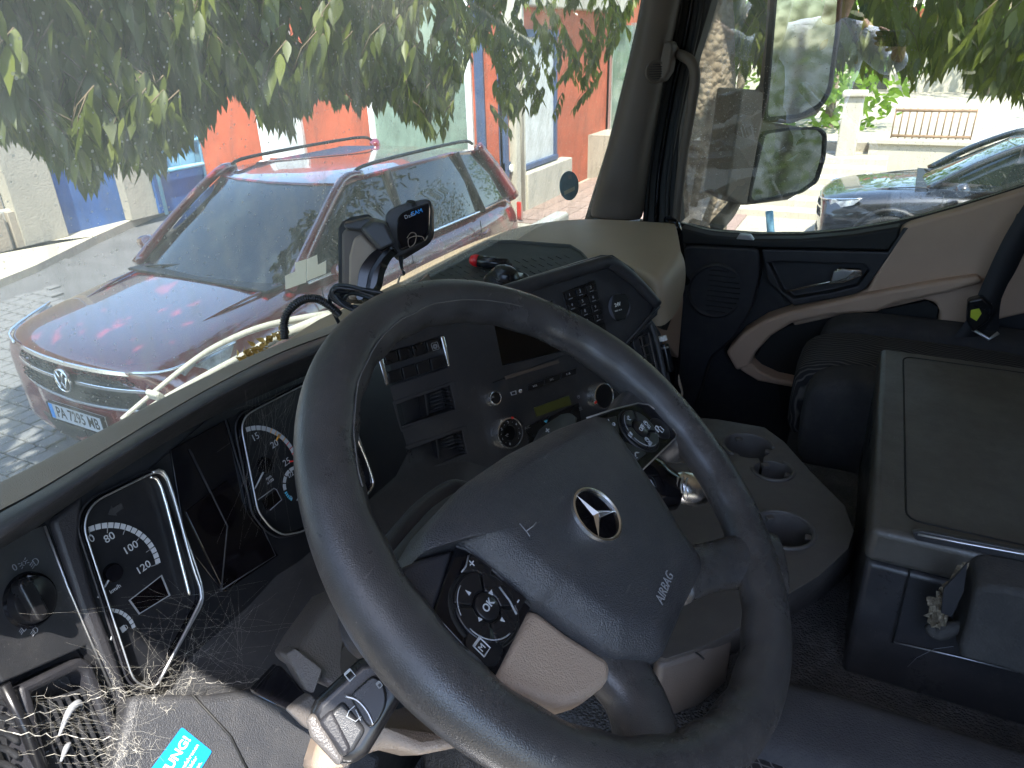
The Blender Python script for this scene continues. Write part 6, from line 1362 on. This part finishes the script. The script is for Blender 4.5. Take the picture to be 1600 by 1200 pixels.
# ------------------------------------------------------------------ fridge box
fb = thing('storage_box', 'large black storage box with a flat lid between the seats', 'storage box', (1.1, -.3, 1.7))
ZL = 1.95; x0, x1, y1, y0 = .822, 1.44, -.078, -.80
def bxp(x, y, z): return V((x, y, z))
lidO = [V((x0-.002, y1+.004, ZL-.05)), V((x1, y1+.004, ZL-.05)), V((x1, y0, ZL-.05)), V((x0-.002, y0, ZL-.05))]
hexa('lid', lidO, [p+Z*.05 for p in lidO], M['lid'], fb, bevel=.010, seg=4)
gr_ = fit([V((x0+.035, y1-.035, ZL+.0003)), V((x1-.03, y1-.035, ZL+.0003)), V((x1-.03, y0+.03, ZL+.0003)), V((x0+.035, y0+.03, ZL+.0003))], .02)
tube('lid_groove', gr_, .0014, M['rubber'], fb, closed=True, seg=6)
hexa('body', [V((x0+.012, y1-.004, 1.695)), V((x1, y1-.004, 1.695)), V((x1, y0, 1.695)), V((x0+.012, y0, 1.695))], [V((x0+.004, y1, ZL-.055)), V((x1, y1, ZL-.055)), V((x1, y0, ZL-.055)), V((x0+.004, y0, ZL-.055))], M['box_side'], fb, bevel=.008, seg=3)
BX = Fr((x0, 0, 1.8), (-1, 0, 0), Y)
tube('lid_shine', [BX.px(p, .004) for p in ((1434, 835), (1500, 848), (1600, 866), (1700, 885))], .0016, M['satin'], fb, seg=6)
slab('lid_catch', [BX.px(p, .0) for p in ((1425, 830), (1440, 828), (1650, 868), (1650, 885), (1432, 842))], BX.n, -.004, .003, M['box_side'], fb, bevel=.001)
tube('side_groove', [BX.px(p, -.002) for p in ((1395, 1004), (1400, 985), (1424, 882), (1430, 877), (1455, 880), (1461, 885))], .0012, M['rubber'], fb, seg=5)
tube('base_edge', [BX.px(p, -.004) for p in ((1395, 1003), (1500, 1027), (1640, 1062))], .0011, M['satin'], fb, seg=5)
tube('scratch', [BX.px(p, -.001) for p in ((1418, 1042), (1432, 1028), (1460, 1014), (1490, 1010))], .0003, M['grey_print'], fb, seg=4)
# armrest with torn cover
arx = thing('torn_armrest', 'torn black padded armrest on the side of the storage box', 'armrest', tuple(BX.px((1550, 950))))
ao = [(1512, 872), (1530, 862), (1560, 865), (1640, 880), (1640, 1040), (1600, 1015), (1560, 1000), (1520, 992), (1490, 984), (1488, 965), (1500, 930), (1508, 890)]
a_in = [BX.px(p, .0) for p in ao]; 
hexa('padding', [p for p in a_in], [p+V((-.055, 0, 0))+(sum(a_in, V((0, 0, 0)))/len(a_in)-p)*.10 for p in a_in], M['armrest_foam'], arx, bevel=.014, seg=4)
ft = [(1512, 876), (1508, 900), (1488, 940), (1478, 975), (1455, 982), (1446, 960), (1450, 935), (1470, 915), (1490, 900), (1500, 882)]
vs = []; fc = [BX.px(p, .02+.025*rnd()) for p in ft]; cen = BX.px((1475, 945), .05)
tg = []
for i in range(len(fc)):
    a, b = fc[i], fc[(i+1) % len(fc)]
    for j in range(5):
        t = j/5; p = a.lerp(b, t)+V((-.006*rnd(), .006*(rnd()-.5), .006*(rnd()-.5))); vs.append(p)
n_ = len(vs); vs2 = [v.lerp(cen, .45)+V((random.uniform(-.01, .01), random.uniform(-.004, .004), random.uniform(-.004, .004))) for v in vs]
fs = [[i, (i+1) % n_, n_+(i+1) % n_, n_+i] for i in range(n_)]+[[n_+i for i in range(n_)]]
mesh('torn_foam', vs+vs2, fs, M['foam_torn'], arx)
slab('flap', [BX.px(p, .055) for p in ((1474, 920), (1500, 893), (1512, 880), (1506, 925), (1488, 965), (1470, 958))], BX.n, -.004, .0, M['black_plastic'], arx, bevel=.001)
tube('under_edge', [BX.px(p, .03) for p in ((1448, 978), (1465, 988), (1500, 980), (1530, 985), (1600, 1008), (1660, 1030))], [.004, .010, .008, .010, .012, .012], M['armrest_foam'], arx, sm=4, seg=10)
tube('steel_rail', [BX.px(p, .015) for p in ((1515, 990), (1560, 1004), (1640, 1030))], .003, M['satin'], arx, seg=8)
tube('loose_strap', [BX.px(p, .04) for p in ((1600, 990), (1594, 1015), (1590, 1040))], [.004, .003, .0025], M['armrest_foam'], arx, sm=3)
# ------------------------------------------------------------------ seats
def pillow(name, x0, x1, y0, y1, z0, z1, m_, par, bulge=.02, crown=.012, nx=12, rot=None):
    """soft upholstered block"""
    vs = []; fs = []; n_ = nx
    def sp(a): return math.copysign(abs(a)**.35, a)
    S, T = 28, 14
    for i in range(T+1):
        ph = -pi/2+pi*i/T
        for j in range(S):
            th = 2*pi*j/S; e = .32
            cx_ = math.copysign(abs(cos(ph))**e, cos(ph)); sz = math.copysign(abs(sin(ph))**.45, sin(ph))
            x = cx_*math.copysign(abs(cos(th))**e, cos(th)); y = cx_*math.copysign(abs(sin(th))**e, sin(th))
            p = V(((x0+x1)/2+x*(x1-x0)/2, (y0+y1)/2+y*(y1-y0)/2, (z0+z1)/2+sz*(z1-z0)/2+crown*(1-x*x)*(1-y*y)*(1 if sz > 0 else 0)))
            if rot: p = rot @ p
            vs.append(p)
    fs = [[i*S+j, i*S+(j+1) % S, (i+1)*S+(j+1) % S, (i+1)*S+j] for i in range(T) for j in range(S)]
    o = mesh(name, vs, fs, m_, par, smooth=True)
    bm = bmesh.new(); bm.from_mesh(o.data); bmesh.ops.remove_doubles(bm, verts=bm.verts, dist=1e-5); bmesh.ops.recalc_face_normals(bm, faces=bm.faces); bm.to_mesh(o.data); bm.free()
    return o
ps = thing('passenger_seat', 'dark patterned passenger seat half hidden by the storage box', 'seat', (1.72, -.2, 1.3))
pillow('cushion', 1.56, 1.86, -.50, .085, 1.62, 1.835, M['seat_wave'], ps, crown=.012)
pillow('side_bolster', 1.84, 1.98, -.52, .05, 1.62, 1.845, M['seat_plain'], ps); pillow('side_bolster', 1.46, 1.60, -.52, .05, 1.62, 1.852, M['seat_plain'], ps)
pillow('cushion_base', 1.48, 1.97, -.50, .075, 1.48, 1.68, M['seat_plain'], ps)
RB = Matrix.Translation((1.72, -.50, 1.8)) @ Matrix.Rotation(radians(14), 4, 'X') @ Matrix.Translation((-1.72, .50, -1.8))
pillow('backrest', 1.48, 1.96, -.62, -.48, 1.75, 2.48, M['seat_plain'], ps, crown=0, rot=RB); box('pedestal', (1.72, -.2, 1.36), (.34, .4, .34), M['rubber'], ps, bevel=.02)
sbl = thing('seat_belt', 'black seat belt with a yellow green buckle tag by the passenger seat', 'seat belt', tuple(hx((1530, 480), 1.90)))
def ribbon(name, pts, wdir, wid, m_, par, t=.0018):
    P_ = cr(pts, 6); g = [p+wdir*wid*s for p in P_ for s in (-.5, .5)]
    return mesh(name, g, [[i*2, i*2+1, i*2+3, i*2+2] for i in range(len(P_)-1)], m_, par, smooth=True, solid=t)
ribbon('strap', [hx((1640, 290), 1.90), hx((1590, 370), 1.88), hx((1552, 450), 1.87), hx((1530, 500), 1.86), hx((1490, 545), 1.86)], V((.2, -1, .0)).normalized(), .05, M['belt'], sbl)
ribbon('strap', [hx((1610, 330), 1.93), hx((1570, 420), 1.92), hx((1545, 470), 1.91), hx((1540, 540), 1.90)], V((.1, -1, .3)).normalized(), .05, M['belt'], sbl)
slab('buckle', [hx(p, 1.85) for p in ((1512, 468), (1535, 462), (1552, 478), (1545, 500), (1520, 518), (1510, 500))], X, -.01, .02, M['black_smooth'], sbl, bevel=.006, seg=3)
slab('tag', [hx(p, 1.838) for p in ((1517, 485), (1530, 482), (1534, 490), (1526, 502), (1516, 496))], X, 0, .003, M['hi_vis'], sbl, bevel=.001)
tube('tongue', [hx((1520, 515), 1.85), hx((1545, 530), 1.85), hx((1560, 520), 1.85)], .004, M['satin'], sbl)
ds = thing('driver_seat', 'driver seat cushion with a woven diamond pattern and dark bolster', 'seat', (.45, -.2, 1.5))
dz = 1.86
ctr = [hz(p, dz) for p in ((1075, 1170), (1120, 1100), (1225, 1085))]
pillow('cushion', .22, .585, -.60, .062, 1.66, 1.846, M['seat_diamond'], ds, crown=.006)
pillow('side_bolster', .525, .645, -.62, .050, 1.66, 1.862, M['seat_plain'], ds, crown=.004); pillow('side_bolster', .16, .26, -.62, .05, 1.66, 1.862, M['seat_plain'], ds, crown=.004)
pillow('backrest', .18, .72, -.78, -.62, 1.75, 2.5, M['seat_plain'], ds, crown=0); box('pedestal', (.45, -.3, 1.42), (.36, .4, .48), M['rubber'], ds, bevel=.02)
# ------------------------------------------------------------------ cobwebs
cw = thing('cobweb', 'tangled sunlit cobwebs stretched over the lower left of the dash', 'cobweb', tuple(CL.px((200, 1100), .04)))
random.seed(21)
def strand(a, b, r_, sag=.004, jag=.0016, k=14):
    pts = []
    for i in range(k+1):
        t = i/k; p = a.lerp(b, t)-Z*sag*4*t*(1-t)+V((random.uniform(-1, 1), random.uniform(-1, 1), random.uniform(-1, 1)))*jag*(0 if i in (0, k) else 1); pts.append(p)
    return pts, tubeg(pts, [max(.00003, r_*.34)*random.uniform(.5, 1.5) for _ in pts], 3)
def wp_(p): return CL.px(p, random.uniform(.015, .065))
hubs = [wp_(p) for p in ((185, 1075), (240, 1090), (300, 1060), (200, 1150), (235, 1170), (262, 1110))]
anch = [wp_(p) for p in ((0, 1125), (0, 1140), (30, 1180), (10, 1085), (60, 1050), (150, 1010), (230, 1045), (300, 990), (420, 1060), (400, 1110), (330, 1100), (180, 1190), (170, 1210), (210, 1215), (260, 1200), (150, 1100), (320, 960), (455, 1130), (360, 1150))]
thick, thin = [], []
for a, b, r_ in ((0, 0, .0009), (1, 3, .0010), (2, 4, .0007), (3, 0, .0006), (7, 2, .0003), (8, 2, .0005), (9, 5, .0005), (5, 0, .0004), (6, 1, .0005), (11, 3, .0011), (12, 4, .0012), (13, 4, .0010)):
    pts, g = strand(anch[a], hubs[b], r_, .006, .0018, 22); thick.append(g)
    for _ in range(9):
        p = random.choice(pts); q = p+V((random.gauss(0, .014), random.gauss(0, .008), random.gauss(0, .012))); thin.append(strand(p, q, .00010, .001, .001, 5)[1])
for a in range(6):
    for b in range(a+1, 6): thick.append(strand(hubs[a], hubs[b], .00035, .004, .0028, 18)[1])
for _ in range(120):
    a = random.choice(hubs+anch[:16]); p_ = (random.gauss(190, 70), random.gauss(1130, 38)); b = wp_(p_)
    thin.append(strand(a.lerp(b, random.uniform(0, .7)), b, random.choice((.00006, .00009, .00013)), random.uniform(0, .006), .0016, 9)[1])
clump = [strand(wp_((random.gauss(195, 22), random.gauss(1178, 22))), wp_((random.gauss(215, 26), random.gauss(1170, 25))), .00022, .002, .0035, 8)[1] for _ in range(110)]
for _ in range(90):   # fine veil over the column and gauges
    a = wp_((random.uniform(200, 480), random.uniform(900, 1190))); b = wp_((random.gauss(300, 90), random.uniform(930, 1190))); thin.append(strand(a, b, .00004, .003, .0012, 9)[1])
for _ in range(36):
    a = wp_((random.uniform(380, 470), random.uniform(580, 640))); b = wp_((random.uniform(330, 460), random.uniform(640, 860))); thin.append(strand(a, b, .00004, .002, .0014, 9)[1])
stuff(mesh('thick_strands', *join_geo(thick), M['web'], cw)); stuff(mesh('fine_strands', *join_geo(thin), M['web'], cw)); stuff(mesh('matted_clump', *join_geo(clump), M['web'], cw))
# ------------------------------------------------------------------ the photographer, standing at the open driver's side
pe = thing('person', 'person in a blue shirt holding a phone, mirrored in the passenger window', 'person', (-.36, .30, 1.05))
def skin(name, verts, edges, rad, m_, par, sub=2, root=0):
    me = bpy.data.meshes.new(name); base = WL[par.name]; me.from_pydata([tuple(V(v)-base) for v in verts], edges, []); o = bpy.data.objects.new(name, me); COL.objects.link(o); o.parent = par; WL[o.name] = base; PARTS.add(o.name)
    me.materials.append(m_); o.modifiers.new('s', 'SKIN'); o.modifiers.new('u', 'SUBSURF').render_levels = sub; o.modifiers['u'].levels = sub
    for i, r_ in enumerate(rad): me.skin_vertices[0].data[i].radius = (r_, r_) if not isinstance(r_, tuple) else r_; me.skin_vertices[0].data[i].use_root = (i == root)
    o.modifiers['s'].use_smooth_shade = True; return o
px0, py0 = -.40, .34
J = dict(pel=(px0, py0, 2.02), wai=(px0+.01, py0, 2.16), che=(px0+.03, py0-.01, 2.36), shl=(px0+.03, py0+.17, 2.50), shr=(px0+.04, py0-.19, 2.50), nec=(px0+.03, py0-.02, 2.56), hea=(px0+.06, py0-.05, 2.66), top=(px0+.05, py0-.05, 2.80),
     ell=(px0+.10, py0+.40, 2.44), hal=(px0+.32, py0+.55, 2.58), elr=(px0+.12, py0-.36, 2.34), har=(px0+.28, py0-.36, 2.47), hil=(px0, py0+.10, 1.96), hir=(px0, py0-.10, 1.96), knl=(px0+.05, py0+.11, 1.52), knr=(px0+.03, py0-.11, 1.52), anl=(px0, py0+.12, 1.08), anr=(px0, py0-.12, 1.08), tol=(px0+.14, py0+.13, 1.05), tor=(px0+.14, py0-.13, 1.05))
K = list(J); ix = {k: i for i, k in enumerate(K)}
E_ = [('pel', 'wai'), ('wai', 'che'), ('che', 'shl'), ('che', 'shr'), ('che', 'nec'), ('nec', 'hea'), ('hea', 'top'), ('shl', 'ell'), ('ell', 'hal'), ('shr', 'elr'), ('elr', 'har'), ('pel', 'hil'), ('pel', 'hir'), ('hil', 'knl'), ('hir', 'knr'), ('knl', 'anl'), ('knr', 'anr'), ('anl', 'tol'), ('anr', 'tor')]
rd = dict(pel=.13, wai=.12, che=.15, shl=.075, shr=.075, nec=.055, hea=.085, top=.07, ell=.042, hal=.028, elr=.042, har=.028, hil=.09, hir=.09, knl=.06, knr=.06, anl=.04, anr=.04, tol=.035, tor=.035)
skin('body', [J[k] for k in K], [(ix[a], ix[b]) for a, b in E_], [rd[k] for k in K], M['skin'], pe)
S_ = ['pel', 'wai', 'che', 'shl', 'shr', 'ell', 'elr', 'nec']
sv_ = [V(J[k]) for k in S_]; sv_[5] = sv_[5]; cufl = V(J['ell']).lerp(V(J['hal']), .55); cufr = V(J['elr']).lerp(V(J['har']), .55); hem = V(J['pel'])-Z*.10
sv_[7] = V(J['che']).lerp(V(J['nec']), .75)
skin('shirt', sv_+[cufl, cufr, hem], [(0, 1), (1, 2), (2, 3), (2, 4), (3, 5), (4, 6), (2, 7), (5, 8), (6, 9), (0, 10)], [.150, .150, .178, .098, .098, .066, .066, .075, .055, .055, .155], M['shirt'], pe)
sh_o = bpy.data.objects[[o.name for o in pe.children if o.name.startswith('shirt')][0]]
tx2 = bpy.data.textures.new('folds', 'CLOUDS'); tx2.noise_scale = .09; dm_ = sh_o.modifiers.new('f', 'DISPLACE'); dm_.texture = tx2; dm_.strength = .035
T_ = ['pel', 'hil', 'hir', 'knl', 'knr', 'anl', 'anr']
skin('trousers', [J[k] for k in T_], [(0, 1), (0, 2), (1, 3), (2, 4), (3, 5), (4, 6)], [.14, .105, .105, .075, .075, .06, .06], M['trousers'], pe)
hc = V(J['hea'])+V((.0, 0, .06))
skin('hair', [hc+V((-.03, 0, -.02)), hc+V((-.02, 0, .07)), hc+V((.03, 0, .085))], [(0, 1), (1, 2)], [.092, .085, .06], M['hair'], pe)
for s in (-1, 1): lathe('ear', V(J['hea'])+V((.0, s*.088, .02)), (0, s, 0), [(0, .004), (.018, .006), (.022, 0)], M['skin'], pe, seg=12); lathe('eye', V(J['hea'])+V((.082, s*.032, .045)), (1, 0, 0), [(0, .004), (.010, .002), (.012, 0)], M['gloss_black'], pe, seg=12)
skin('nose', [V(J['hea'])+V((.082, 0, .045)), V(J['hea'])+V((.105, 0, .01))], [(0, 1)], [.009, .014], M['skin'], pe, 1)
def hand(w_, f_, side, par):
    """palm with four fingers and thumb; w_ wrist, f_ pointing direction"""
    f_ = f_.normalized(); s = side.normalized(); dn = f_.cross(s)
    vs = [w_, w_+f_*.05]; ed = [(0, 1)]; r_ = [(.024), (.030)]
    for k, (o_, L_) in enumerate(((-.03, .070), (-.01, .080), (.01, .075), (.03, .058))):
        b = len(vs); vs += [w_+f_*.085+s*o_, w_+f_*(.085+L_*.5)+s*o_*1.1+dn*.012, w_+f_*(.085+L_*.8)+s*o_*1.1+dn*.036]; ed += [(1, b), (b, b+1), (b+1, b+2)]; r_ += [.0105, .009, .0075]
    b = len(vs); vs += [w_+f_*.04-s*.04+dn*.01, w_+f_*.08-s*.055+dn*.025]; ed += [(0, b), (b, b+1)]; r_ += [.013, .009]
    return skin('hand', vs, ed, r_, M['skin'], par)
hand(V(J['har']), V((.5, 1, .2)), Z, pe); hand(V(J['hal']), V((.8, .5, .5)), V((-.3, .2, 1)), pe)
ph_ = thing('phone', 'phone held up at the open driver side, seen only in the window reflection', 'phone', (-.04, 0, 2.49))
ph_body = box('case', O-fw*.045+rt*-.03-up*.03, (.0, .0, .0), M['phone'], ph_, bevel=0)
bpy.data.objects.remove(ph_body)
pc2 = O-fw*.03-up*.035-rt*.04; mesh('case', *boxg(pc2, rt, up, fw, (.15, .075, .008)), M['phone'], ph_, bevel=.003)
st2 = thing('entry_step', 'grey metal entry step below the driver side of the cab', 'step', (-.3, .3, 1.0)); box('tread', (-.33, .34, 1.02), (.42, .6, .04), M['satin'], st2, bevel=.006)
